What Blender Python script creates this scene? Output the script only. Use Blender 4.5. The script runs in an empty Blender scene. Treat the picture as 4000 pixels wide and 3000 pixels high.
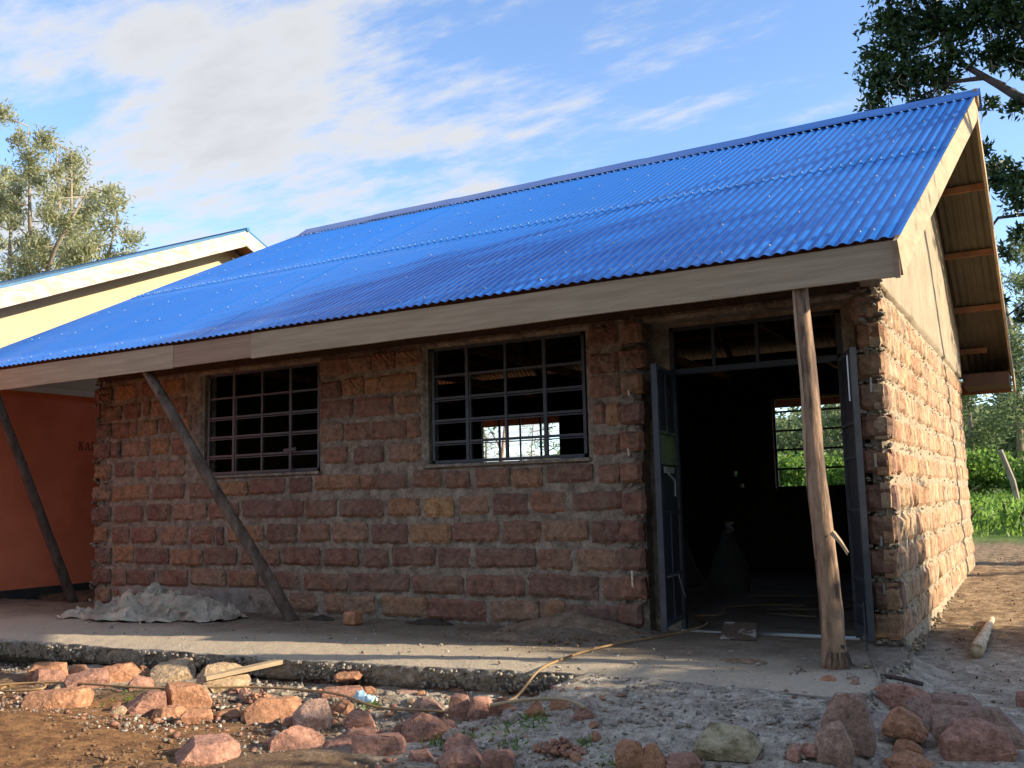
import bpy, math, random
import numpy as np
from mathutils import Vector, Matrix, noise
R = math.radians
rng = np.random.default_rng(7)
random.seed(7)
SC = bpy.context.scene
COL = SC.collection

# ------------------------------------------------------------------ camera
cam_d = bpy.data.cameras.new("camera")
cam = bpy.data.objects.new("camera", cam_d)
COL.objects.link(cam)
cr = Vector((0.8693, 0.4928, -0.0233)); cf = Vector((-0.4898, 0.8633, 0.1213))
cf.normalize(); cr = (cr - cf * cr.dot(cf)).normalized(); cu = cr.cross(cf)
cam.matrix_world = Matrix(((cr.x, cu.x, -cf.x, 0.0), (cr.y, cu.y, -cf.y, -7.5), (cr.z, cu.z, -cf.z, 1.12), (0, 0, 0, 1)))
cam_d.sensor_width = 36.0
cam_d.lens = 36.0 * 3700 / 4000
cam_d.clip_start = 0.05
cam_d.clip_end = 3000
SC.camera = cam

# ------------------------------------------------------------------ daylight
SUN_AZ, SUN_EL = 15.0, 22.0          # degrees from +X towards +Y, above the horizon
w = bpy.data.worlds.new("World"); SC.world = w; w.use_nodes = True
nt = w.node_tree; N = nt.nodes; Lk = nt.links
bg = N["Background"]; bg.inputs[1].default_value = 0.135
sky = N.new("ShaderNodeTexSky"); sky.sky_type = "NISHITA"; sky.sun_disc = False
sky.sun_elevation = R(SUN_EL); sky.sun_rotation = R(90 - SUN_AZ); sky.altitude = 1200
sky.air_density = 1.0; sky.dust_density = 0.6; sky.ozone_density = 2.0
tc = N.new("ShaderNodeTexCoord")
sep = N.new("ShaderNodeSeparateXYZ"); Lk.new(tc.outputs["Generated"], sep.inputs[0])
def wm(op, a, b=None, c=None):
    n = N.new("ShaderNodeMath"); n.operation = op
    for i, v in enumerate((a, b, c)):
        if v is None: continue
        if isinstance(v, (int, float)): n.inputs[i].default_value = v
        else: Lk.new(v, n.inputs[i])
    return n.outputs[0]
zz = wm("MAXIMUM", wm("ADD", sep.outputs[2], 0.10), 0.06)
cx_ = wm("DIVIDE", sep.outputs[0], zz); cy_ = wm("DIVIDE", sep.outputs[1], zz)
cmb = N.new("ShaderNodeCombineXYZ"); Lk.new(cx_, cmb.inputs[0]); Lk.new(cy_, cmb.inputs[1])
mp = N.new("ShaderNodeMapping"); mp.inputs["Rotation"].default_value = (0, 0, R(28))
mp.inputs["Scale"].default_value = (0.8, 1.7, 1); Lk.new(cmb.outputs[0], mp.inputs[0])
n1 = N.new("ShaderNodeTexNoise"); n1.inputs["Scale"].default_value = 1.15; n1.inputs["Detail"].default_value = 9
n1.inputs["Roughness"].default_value = 0.56; n1.inputs["Distortion"].default_value = 0.25; Lk.new(mp.outputs[0], n1.inputs["Vector"])
n2 = N.new("ShaderNodeTexNoise"); n2.inputs["Scale"].default_value = 6.5; n2.inputs["Detail"].default_value = 6
n2.inputs["Roughness"].default_value = 0.6; Lk.new(mp.outputs[0], n2.inputs["Vector"])
mk_ = N.new("ShaderNodeMapRange"); mk_.interpolation_type = "SMOOTHSTEP"; mk_.inputs[1].default_value = -0.36; mk_.inputs[2].default_value = 0.02; Lk.new(sep.outputs[0], mk_.inputs[0]); mk2 = N.new("ShaderNodeMapRange"); mk2.interpolation_type = "SMOOTHSTEP"; mk2.inputs[1].default_value = -0.3; mk2.inputs[2].default_value = 0.4; Lk.new(sep.outputs[1], mk2.inputs[0]); msk = wm("MULTIPLY", mk_.outputs[0], mk2.outputs[0])
# clear north-east; cloudy west (-X), with unseen cloud added behind camera to neutralise shade
dens = wm("ADD", wm("ADD", n1.outputs[0], wm("MULTIPLY", wm("SUBTRACT", n2.outputs[0], 0.5), 0.36)), wm("MULTIPLY", msk, -0.22))
rp = N.new("ShaderNodeMapRange"); rp.interpolation_type = "SMOOTHSTEP"
rp.inputs[1].default_value = 0.41; rp.inputs[2].default_value = 0.60; rp.inputs[4].default_value = 0.92; Lk.new(dens, rp.inputs[0])
n3 = N.new("ShaderNodeMapRange"); n3.inputs[1].default_value = 0.5; n3.inputs[2].default_value = 0.85
n3.inputs[3].default_value = 1.05; n3.inputs[4].default_value = 0.74; Lk.new(dens, n3.inputs[0])
ccol = N.new("ShaderNodeMix"); ccol.data_type = "RGBA"; ccol.blend_type = "MULTIPLY"; ccol.inputs[0].default_value = 1
ccol.inputs[6].default_value = (3.12, 3.12, 3.15, 1); Lk.new(n3.outputs[0], ccol.inputs[7])
tint = N.new("ShaderNodeMix"); tint.data_type = "RGBA"; tint.blend_type = "MULTIPLY"; tint.inputs[0].default_value = 1
Lk.new(sky.outputs[0], tint.inputs[6]); tint.inputs[7].default_value = (1.24, 1.27, 1.34, 1)
mx = N.new("ShaderNodeMix"); mx.data_type = "RGBA"
Lk.new(rp.outputs[0], mx.inputs[0]); Lk.new(tint.outputs[2], mx.inputs[6]); Lk.new(ccol.outputs[2], mx.inputs[7])
Lk.new(mx.outputs[2], bg.inputs[0])
sd = bpy.data.lights.new("sun", "SUN"); sd.energy = 5.0; sd.angle = R(0.53); sd.color = (1.0, 0.85, 0.64)
sun = bpy.data.objects.new("sun", sd); COL.objects.link(sun)
sdir = Vector((math.cos(R(SUN_AZ)) * math.cos(R(SUN_EL)), math.sin(R(SUN_AZ)) * math.cos(R(SUN_EL)), math.sin(R(SUN_EL))))
sun.rotation_euler = sdir.to_track_quat("Z", "Y").to_euler()
SC.view_settings.view_transform = "Standard"; SC.view_settings.look = "None"
SC.view_settings.exposure = 0.98; SC.view_settings.gamma = 1.0; SC.view_settings.use_curve_mapping = False
SC.render.engine = "CYCLES"
SC.cycles.use_denoising = True
SC.cycles.max_bounces = 6
SC.cycles.transparent_max_bounces = 6
try: SC.cycles.use_adaptive_sampling = True; SC.cycles.adaptive_threshold = 0.015
except Exception: pass

# ------------------------------------------------------------------ helpers
def tag(o, label=None, cat=None, group=None, kind=None):
    if label: o["label"] = label
    if cat: o["category"] = cat
    if group: o["group"] = group
    if kind: o["kind"] = kind
    return o
def empty(name, loc=(0, 0, 0), label=None, cat=None, group=None):
    o = bpy.data.objects.new(name, None); COL.objects.link(o); o.location = loc
    o.empty_display_size = 0.2
    return tag(o, label, cat, group)
def wloc(p):
    l = Vector((0, 0, 0))
    while p is not None: l = l + Vector(p.location); p = p.parent
    return l
def link(name, me, parent=None, loc=(0, 0, 0), rotz=0.0, scale=None):
    """link a mesh whose origin stands at world position loc (parents are never rotated)"""
    o = bpy.data.objects.new(name, me); COL.objects.link(o)
    o.location = Vector(loc)
    if parent is not None: o.location = Vector(loc) - wloc(parent); o.parent = parent
    if rotz: o.rotation_euler = (0, 0, rotz)
    if scale: o.scale = scale
    return o
def np_mesh(name, V, F, mats, smooth=False, mi=None):
    """V (n,3); F (m,k) array or list of arrays with the same k"""
    me = bpy.data.meshes.new(name)
    V = np.asarray(V, dtype=np.float32)
    if isinstance(F, np.ndarray) and F.ndim == 2:
        k = F.shape[1]; m = F.shape[0]
        me.vertices.add(len(V)); me.vertices.foreach_set("co", V.ravel())
        me.loops.add(m * k); me.loops.foreach_set("vertex_index", F.astype(np.int32).ravel())
        me.polygons.add(m); me.polygons.foreach_set("loop_start", np.arange(0, m * k, k, dtype=np.int32))
        try: me.polygons.foreach_set("loop_total", np.full(m, k, dtype=np.int32))
        except Exception: pass
        me.update(calc_edges=True)
    else:
        me.from_pydata([tuple(v) for v in V.tolist()], [], [tuple(f) for f in F]); me.update()
    for mt in (mats if isinstance(mats, (list, tuple)) else [mats]): me.materials.append(mt)
    if mi is not None: me.polygons.foreach_set("material_index", np.asarray(mi, dtype=np.int32))
    if smooth: me.polygons.foreach_set("use_smooth", np.ones(len(me.polygons), dtype=bool))
    me.update()
    return me
class MB:
    """collects world-space geometry that becomes ONE mesh"""
    def __init__(s): s.v = []; s.f = []; s.m = []
    def add(s, v, f, m=0):
        b = len(s.v); s.v += [tuple(p) for p in v]; s.f += [tuple(i + b for i in q) for q in f]; s.m += [m] * len(f)
    def box(s, a, b, m=0, bev=0.0):
        x0, y0, z0 = a; x1, y1, z1 = b
        v = [(x0, y0, z0), (x1, y0, z0), (x1, y1, z0), (x0, y1, z0), (x0, y0, z1), (x1, y0, z1), (x1, y1, z1), (x0, y1, z1)]
        s.add(v, [(0, 3, 2, 1), (4, 5, 6, 7), (0, 1, 5, 4), (1, 2, 6, 5), (2, 3, 7, 6), (3, 0, 4, 7)], m)
    def bar(s, p, q, wd, ht, up=(0, 0, 1), m=0):
        """rectangular bar between two points; wd across, ht along 'up'"""
        p = Vector(p); q = Vector(q); d = (q - p).normalized(); u = Vector(up); u = (u - d * u.dot(d)).normalized(); r = d.cross(u)
        v = []
        for c in (p, q):
            for a, b in ((-1, -1), (1, -1), (1, 1), (-1, 1)): v.append(c + r * a * wd / 2 + u * b * ht / 2)
        s.add(v, [(0, 3, 2, 1), (4, 5, 6, 7), (0, 1, 5, 4), (1, 2, 6, 5), (2, 3, 7, 6), (3, 0, 4, 7)], m)
    def tube(s, pts, rads, n=8, m=0, jit=0.0, seed=0, cap=True, flat=1.0):
        rnd = random.Random(seed)
        pts = [Vector(p) for p in pts]; b = len(s.v); prev = None
        for i, p in enumerate(pts):
            d = (pts[min(i + 1, len(pts) - 1)] - pts[max(i - 1, 0)]).normalized()
            if prev is None: prev = d.orthogonal().normalized()
            u = (prev - d * prev.dot(d)).normalized(); prev = u; v = d.cross(u)
            r = rads[i] if isinstance(rads, (list, tuple)) else rads
            for k in range(n):
                a = 2 * math.pi * k / n; rr = r * (1 + rnd.uniform(-jit, jit))
                s.v.append(tuple(p + u * math.cos(a) * rr + v * math.sin(a) * rr * flat))
        for i in range(len(pts) - 1):
            for k in range(n):
                a0 = b + i * n + k; a1 = b + i * n + (k + 1) % n
                s.f.append((a0, a1, a1 + n, a0 + n)); s.m.append(m)
        if cap:
            s.f.append(tuple(b + k for k in range(n))[::-1]); s.m.append(m)
            s.f.append(tuple(b + (len(pts) - 1) * n + k for k in range(n))); s.m.append(m)
    def build(s, name, mats, parent=None, smooth=False, label=None):
        me = np_mesh(name, s.v, s.f, mats, smooth, s.m)
        o = link(name, me, parent)
        if label: o["label"] = label
        return o
def noi(x, y, z, sc=1.0, oc=3, seed=0.0):
    return noise.fractal((x * sc + seed, y * sc, z * sc), 0.9, 2.1, oc)

# ------------------------------------------------------------------ materials
def grain(n, l, cur, vec, sc=85.0, amt=0.30):
    """fine light and dark grit in the surface itself"""
    q = n.new("ShaderNodeTexNoise"); q.inputs["Scale"].default_value = sc; q.inputs["Detail"].default_value = 5; q.inputs["Roughness"].default_value = 0.75; l.new(vec, q.inputs["Vector"])
    q2 = n.new("ShaderNodeTexNoise"); q2.inputs["Scale"].default_value = sc * 0.27; q2.inputs["Detail"].default_value = 7; q2.inputs["Roughness"].default_value = 0.7; l.new(vec, q2.inputs["Vector"])
    a = n.new("ShaderNodeMath"); a.operation = "ADD"; l.new(q.outputs[0], a.inputs[0]); l.new(q2.outputs[0], a.inputs[1])
    m = n.new("ShaderNodeMapRange"); m.inputs[1].default_value = 0.72; m.inputs[2].default_value = 1.28; m.inputs[3].default_value = 1 - amt * 1.5; m.inputs[4].default_value = 1 + amt * 1.5; l.new(a.outputs[0], m.inputs[0])
    h = n.new("ShaderNodeHueSaturation"); l.new(cur, h.inputs["Color"]); l.new(m.outputs[0], h.inputs["Value"]); return h.outputs[0]
def mat(name, col, rough=0.8, metal=0.0, var=0.0, nsc=6.0, col2=None, bump=0.0, bsc=60.0, spec=0.4, island=0.0, coat=0.0, stretch=None, detail=6.0, mixlo=0.35, mixhi=0.65, world=True):
    m = bpy.data.materials.new(name); m.use_nodes = True
    t = m.node_tree; n = t.nodes; l = t.links; b = n["Principled BSDF"]
    b.inputs["Roughness"].default_value = rough; b.inputs["Metallic"].default_value = metal
    b.inputs["Specular IOR Level"].default_value = spec
    if coat: b.inputs["Coat Weight"].default_value = coat; b.inputs["Coat Roughness"].default_value = 0.12
    if world:
        g = n.new("ShaderNodeNewGeometry"); vec = g.outputs["Position"]
    else:
        g = n.new("ShaderNodeTexCoord"); vec = g.outputs["Object"]
    if stretch:
        mpn = n.new("ShaderNodeMapping"); mpn.inputs["Scale"].default_value = stretch; l.new(vec, mpn.inputs[0]); vec = mpn.outputs[0]
    cur = None
    if col2 is not None:
        ns = n.new("ShaderNodeTexNoise"); ns.inputs["Scale"].default_value = nsc; ns.inputs["Detail"].default_value = detail
        ns.inputs["Roughness"].default_value = 0.62; l.new(vec, ns.inputs["Vector"])
        mr = n.new("ShaderNodeMapRange"); mr.inputs[1].default_value = mixlo; mr.inputs[2].default_value = mixhi; l.new(ns.outputs[0], mr.inputs[0])
        mx = n.new("ShaderNodeMix"); mx.data_type = "RGBA"; l.new(mr.outputs[0], mx.inputs[0])
        mx.inputs[6].default_value = (*col, 1); mx.inputs[7].default_value = (*col2, 1); cur = mx.outputs[2]
    else:
        rg = n.new("ShaderNodeRGB"); rg.outputs[0].default_value = (*col, 1); cur = rg.outputs[0]
    if var > 0 or island > 0:
        if island > 0:
            gi = n.new("ShaderNodeNewGeometry"); src = gi.outputs["Random Per Island"]; amt = island
        else:
            oi = n.new("ShaderNodeObjectInfo"); src = oi.outputs["Random"]; amt = var
        mr2 = n.new("ShaderNodeMapRange"); mr2.inputs[3].default_value = 1 - amt; mr2.inputs[4].default_value = 1 + amt; l.new(src, mr2.inputs[0])
        hs = n.new("ShaderNodeHueSaturation"); l.new(cur, hs.inputs["Color"]); l.new(mr2.outputs[0], hs.inputs["Value"]); cur = hs.outputs[0]
    if bump > 0.002: cur = grain(n, l, cur, vec, 85.0, min(.34, .12 + bump * 18))
    l.new(cur, b.inputs["Base Color"])
    if bump > 0:
        bn = n.new("ShaderNodeTexNoise"); bn.inputs["Scale"].default_value = bsc; bn.inputs["Detail"].default_value = 8; bn.inputs["Roughness"].default_value = 0.65
        l.new(vec, bn.inputs["Vector"])
        bp = n.new("ShaderNodeBump"); bp.inputs["Strength"].default_value = 1.0; bp.inputs["Distance"].default_value = bump
        l.new(bn.outputs[0], bp.inputs["Height"]); l.new(bp.outputs[0], b.inputs["Normal"])
    m["final"] = 1
    return m
def ramp_mat(name, cols, rough=0.9, bump=0.009, bsc=38.0, use_island=True, nmix=0.45, nsc=9.0, dust=None, world=True):
    """each piece takes its own colour from a ramp, with mottling"""
    m = bpy.data.materials.new(name); m.use_nodes = True
    t = m.node_tree; n = t.nodes; l = t.links; b = n["Principled BSDF"]
    b.inputs["Roughness"].default_value = rough; b.inputs["Specular IOR Level"].default_value = 0.25
    oi = n.new("ShaderNodeObjectInfo"); g = n.new("ShaderNodeNewGeometry")
    a = n.new("ShaderNodeMath"); a.operation = "ADD"; l.new(oi.outputs["Random"], a.inputs[0])
    if use_island: l.new(g.outputs["Random Per Island"], a.inputs[1])
    else: a.inputs[1].default_value = 0
    fr = n.new("ShaderNodeMath"); fr.operation = "FRACT"; l.new(a.outputs[0], fr.inputs[0])
    r = n.new("ShaderNodeValToRGB"); r.color_ramp.interpolation = "CONSTANT"
    el = r.color_ramp.elements
    while len(el) < len(cols): el.new(0.5)
    for i, c in enumerate(cols): el[i].position = i / len(cols); el[i].color = (*c, 1)
    l.new(fr.outputs[0], r.inputs[0])
    ns = n.new("ShaderNodeTexNoise"); ns.inputs["Scale"].default_value = nsc; ns.inputs["Detail"].default_value = 8; ns.inputs["Roughness"].default_value = 0.65
    l.new(g.outputs["Position"], ns.inputs["Vector"])
    mr = n.new("ShaderNodeMapRange"); mr.inputs[1].default_value = 0.3; mr.inputs[2].default_value = 0.7
    mr.inputs[3].default_value = 1 - nmix; mr.inputs[4].default_value = 1 + nmix; l.new(ns.outputs[0], mr.inputs[0])
    hs = n.new("ShaderNodeHueSaturation"); l.new(r.outputs[0], hs.inputs["Color"]); l.new(mr.outputs[0], hs.inputs["Value"])
    cur = hs.outputs[0]
    if dust:
        n2 = n.new("ShaderNodeTexNoise"); n2.inputs["Scale"].default_value = 3.3; n2.inputs["Detail"].default_value = 9; n2.inputs["Roughness"].default_value = 0.7
        l.new(g.outputs["Position"], n2.inputs["Vector"])
        m2 = n.new("ShaderNodeMapRange"); m2.inputs[1].default_value = 0.46; m2.inputs[2].default_value = 0.66; m2.inputs[4].default_value = 0.62; l.new(n2.outputs[0], m2.inputs[0])
        mx = n.new("ShaderNodeMix"); mx.data_type = "RGBA"; l.new(m2.outputs[0], mx.inputs[0]); l.new(cur, mx.inputs[6]); mx.inputs[7].default_value = (*dust, 1); cur = mx.outputs[2]
    cur = grain(n, l, cur, g.outputs["Position"], 80.0, .28)
    l.new(cur, b.inputs["Base Color"])
    bn = n.new("ShaderNodeTexNoise"); bn.inputs["Scale"].default_value = bsc; bn.inputs["Detail"].default_value = 9; bn.inputs["Roughness"].default_value = 0.7
    l.new(g.outputs["Position"], bn.inputs["Vector"])
    bp = n.new("ShaderNodeBump"); bp.inputs["Distance"].default_value = bump; l.new(bn.outputs[0], bp.inputs["Height"]); l.new(bp.outputs[0], b.inputs["Normal"])
    return m
def leaf_mat(name, cols, trans=0.35, rough=0.55, spec=0.3):
    m = bpy.data.materials.new(name); m.use_nodes = True
    t = m.node_tree; n = t.nodes; l = t.links; b = n["Principled BSDF"]; out = n["Material Output"]
    b.inputs["Roughness"].default_value = rough; b.inputs["Specular IOR Level"].default_value = spec
    g = n.new("ShaderNodeNewGeometry"); r = n.new("ShaderNodeValToRGB"); el = r.color_ramp.elements
    while len(el) < len(cols): el.new(0.5)
    for i, c in enumerate(cols): el[i].position = i / max(1, len(cols) - 1); el[i].color = (*c, 1)
    l.new(g.outputs["Random Per Island"], r.inputs[0]); l.new(r.outputs[0], b.inputs["Base Color"])
    tr = n.new("ShaderNodeBsdfTranslucent"); hs = n.new("ShaderNodeHueSaturation"); hs.inputs["Value"].default_value = 1.6; hs.inputs["Hue"].default_value = 0.485
    l.new(r.outputs[0], hs.inputs["Color"]); l.new(hs.outputs[0], tr.inputs[0])
    ms = n.new("ShaderNodeMixShader"); ms.inputs[0].default_value = trans; l.new(b.outputs[0], ms.inputs[1]); l.new(tr.outputs[0], ms.inputs[2])
    l.new(ms.outputs[0], out.inputs["Surface"])
    return m

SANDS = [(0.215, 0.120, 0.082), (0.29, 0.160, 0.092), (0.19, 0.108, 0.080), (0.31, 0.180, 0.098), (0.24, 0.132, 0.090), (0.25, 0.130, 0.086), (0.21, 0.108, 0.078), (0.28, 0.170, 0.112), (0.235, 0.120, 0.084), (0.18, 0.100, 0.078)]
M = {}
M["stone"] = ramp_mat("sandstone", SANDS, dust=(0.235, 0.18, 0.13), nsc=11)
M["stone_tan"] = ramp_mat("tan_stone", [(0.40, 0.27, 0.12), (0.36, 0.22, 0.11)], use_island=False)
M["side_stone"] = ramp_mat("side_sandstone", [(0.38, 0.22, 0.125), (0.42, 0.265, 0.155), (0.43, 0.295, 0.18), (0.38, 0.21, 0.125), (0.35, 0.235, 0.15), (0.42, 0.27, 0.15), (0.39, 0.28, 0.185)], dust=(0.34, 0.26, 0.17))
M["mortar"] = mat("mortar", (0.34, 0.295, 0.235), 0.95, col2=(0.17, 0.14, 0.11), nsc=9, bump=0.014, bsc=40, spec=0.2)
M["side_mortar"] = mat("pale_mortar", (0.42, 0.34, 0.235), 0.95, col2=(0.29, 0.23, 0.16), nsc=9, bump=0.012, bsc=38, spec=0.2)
M["cement"] = mat("cement_smear", (0.30, 0.28, 0.25), 0.9, col2=(0.20, 0.17, 0.14), nsc=5, bump=0.003, bsc=30, spec=0.2)
M["plaster"] = mat("gable_plaster", (0.37, 0.30, 0.205), 0.95, col2=(0.27, 0.215, 0.15), nsc=2.0, bump=0.004, bsc=22, spec=0.2, stretch=(1, 1.3, 0.9))
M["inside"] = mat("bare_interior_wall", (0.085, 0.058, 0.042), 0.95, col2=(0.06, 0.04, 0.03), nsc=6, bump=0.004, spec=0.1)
M["yellow"] = mat("cream_yellow_paint", (0.52, 0.42, 0.265), 0.85, col2=(0.49, 0.39, 0.24), nsc=1.5, bump=0.0006, bsc=40, spec=0.25)
M["orange"] = mat("orange_paint", (0.86, 0.25, 0.125), 0.8, col2=(0.70, 0.18, 0.085), nsc=1.6, bump=0.0008, bsc=40, spec=0.25)
M["black"] = mat("black_paint", (0.03, 0.03, 0.032), 0.7, col2=(0.05, 0.045, 0.04), nsc=5)
M["cream"] = mat("cream_paint", (0.62, 0.55, 0.40), 0.7)
M["wood"] = mat("weathered_timber", (0.42, 0.335, 0.23), 0.85, col2=(0.32, 0.25, 0.165), nsc=6, bump=0.0015, bsc=50, stretch=(0.35, 3, 6), spec=0.2)
M["wood_red"] = mat("fresh_red_timber", (0.37, 0.25, 0.18), 0.85, col2=(0.28, 0.185, 0.13), nsc=5, bump=0.0015, bsc=50, stretch=(0.35, 3, 6), spec=0.2)
M["rake"] = mat("pale_timber", (0.44, 0.34, 0.22), 0.8, col2=(0.33, 0.25, 0.16), nsc=6, bump=0.0012, bsc=60, stretch=(3, 0.7, 3), spec=0.2)
M["truss"] = mat("truss_timber", (0.32, 0.16, 0.085), 0.85, col2=(0.22, 0.105, 0.06), nsc=6, bump=0.001, spec=0.2)
M["peel"] = mat("peeling_white_board", (0.50, 0.46, 0.39), 0.8, col2=(0.38, 0.325, 0.25), nsc=3.5, bump=0.001, stretch=(1, 1.2, 5), mixlo=0.5, mixhi=0.54, detail=10)
M["bark"] = mat("pole_bark", (0.055, 0.038, 0.03), 0.85, col2=(0.11, 0.085, 0.07), nsc=14, bump=0.004, bsc=40, stretch=(1, 1, 0.35), spec=0.2)
M["pole"] = mat("debarked_pole", (0.33, 0.215, 0.135), 0.75, col2=(0.11, 0.070, 0.050), nsc=11, bump=0.006, bsc=45, stretch=(1, 1, 0.16), spec=0.25, mixlo=0.44, mixhi=0.56, detail=8)
M["poledark"] = mat("grey_pole", (0.075, 0.052, 0.04), 0.85, col2=(0.19, 0.15, 0.12), nsc=9, bump=0.003, bsc=45, stretch=(1, 1, 0.4), spec=0.2)
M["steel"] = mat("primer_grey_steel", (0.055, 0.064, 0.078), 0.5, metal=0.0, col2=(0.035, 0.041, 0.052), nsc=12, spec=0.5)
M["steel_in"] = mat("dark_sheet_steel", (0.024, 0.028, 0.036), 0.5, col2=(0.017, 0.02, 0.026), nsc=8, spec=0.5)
M["green"] = mat("green_primer", (0.16, 0.22, 0.07), 0.7, col2=(0.07, 0.09, 0.08), nsc=7)
M["tin"] = mat("bright_strip", (0.55, 0.57, 0.58), 0.35, metal=0.8)
M["nail"] = mat("nail_cap", (0.20, 0.30, 0.46), 0.5, metal=0.0)
M["rope"] = mat("yellow_hose", (0.34, 0.215, 0.095), 0.6, col2=(0.24, 0.155, 0.08), nsc=5, spec=0.4)
M["hose_grey"] = mat("dusty_hose", (0.22, 0.17, 0.11), 0.6, col2=(0.14, 0.11, 0.08), nsc=5, spec=0.4)
M["sack"] = mat("dusty_plastic", (0.48, 0.43, 0.34), 0.6, col2=(0.26, 0.22, 0.175), nsc=4, bump=0.003, bsc=24, spec=0.3)
M["bluebag"] = mat("blue_plastic", (0.30, 0.55, 0.72), 0.45, col2=(0.62, 0.74, 0.80), nsc=22)
M["slab"] = None
M["agg"] = ramp_mat("aggregate", [(0.30, 0.265, 0.215), (0.25, 0.22, 0.18), (0.36, 0.32, 0.26), (0.20, 0.175, 0.145), (0.28, 0.235, 0.18)], bump=0.002, nmix=0.3)
M["gravel"] = ramp_mat("gravel", [(0.34, 0.30, 0.25), (0.28, 0.245, 0.20), (0.42, 0.38, 0.32), (0.22, 0.19, 0.155), (0.25, 0.205, 0.16), (0.20, 0.13, 0.095), (0.20, 0.185, 0.165)], bump=0.002, nmix=0.3)
M["crumb"] = ramp_mat("brick_crumbs", [(0.33, 0.16, 0.10), (0.38, 0.20, 0.12), (0.26, 0.13, 0.09), (0.31, 0.18, 0.13)], bump=0.002, nmix=0.3)
M["clod"] = ramp_mat("soil_clods", [(0.13, 0.085, 0.055), (0.18, 0.115, 0.07), (0.22, 0.13, 0.07), (0.15, 0.10, 0.07)], bump=0.002, nmix=0.3)
RC = {"o": (0.46, 0.235, 0.135), "r": (0.40, 0.215, 0.155), "t": (0.42, 0.305, 0.195), "u": (0.38, 0.245, 0.185), "p": (0.52, 0.33, 0.24), "d": (0.24, 0.12, 0.08), "g": (0.39, 0.325, 0.28), "m": (0.34, 0.29, 0.17)}
for k, c in RC.items():
    M["rock_" + k] = mat("rock_" + k, c, 0.9, col2=tuple(x * 0.60 for x in c), nsc=24, bump=0.012, bsc=36, spec=0.2, var=0.12, detail=10)
M["lichen"] = mat("lichen_rock", (0.36, 0.31, 0.20), 0.95, col2=(0.13, 0.10, 0.05), nsc=7, bump=0.006, bsc=30, spec=0.2, detail=10, mixlo=0.42, mixhi=0.58)

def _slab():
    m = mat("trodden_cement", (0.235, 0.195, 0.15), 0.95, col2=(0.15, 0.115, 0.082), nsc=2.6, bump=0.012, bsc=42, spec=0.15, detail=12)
    # the outer strip is dusty cement painted paler to boost the sunlit band; towards the wall it is covered with dark soil
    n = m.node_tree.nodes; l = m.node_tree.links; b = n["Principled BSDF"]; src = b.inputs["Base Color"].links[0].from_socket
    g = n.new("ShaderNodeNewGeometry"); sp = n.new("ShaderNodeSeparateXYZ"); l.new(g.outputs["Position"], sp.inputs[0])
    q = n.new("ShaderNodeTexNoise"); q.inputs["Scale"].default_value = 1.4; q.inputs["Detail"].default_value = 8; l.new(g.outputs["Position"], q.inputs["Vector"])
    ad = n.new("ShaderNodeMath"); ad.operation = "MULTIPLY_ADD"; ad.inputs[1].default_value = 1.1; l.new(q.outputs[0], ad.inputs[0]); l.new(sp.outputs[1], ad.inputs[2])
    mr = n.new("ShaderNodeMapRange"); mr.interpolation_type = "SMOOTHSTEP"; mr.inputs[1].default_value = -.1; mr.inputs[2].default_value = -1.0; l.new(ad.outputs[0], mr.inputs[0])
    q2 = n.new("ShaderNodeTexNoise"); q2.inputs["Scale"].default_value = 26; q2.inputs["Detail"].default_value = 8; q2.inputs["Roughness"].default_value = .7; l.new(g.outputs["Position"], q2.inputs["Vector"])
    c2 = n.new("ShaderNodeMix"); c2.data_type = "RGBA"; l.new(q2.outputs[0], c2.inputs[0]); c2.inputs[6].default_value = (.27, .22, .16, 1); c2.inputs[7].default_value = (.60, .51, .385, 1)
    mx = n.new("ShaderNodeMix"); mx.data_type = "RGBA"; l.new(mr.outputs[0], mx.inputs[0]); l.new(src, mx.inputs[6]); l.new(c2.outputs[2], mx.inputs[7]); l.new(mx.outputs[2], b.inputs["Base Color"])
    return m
M["slab"] = _slab()

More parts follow.
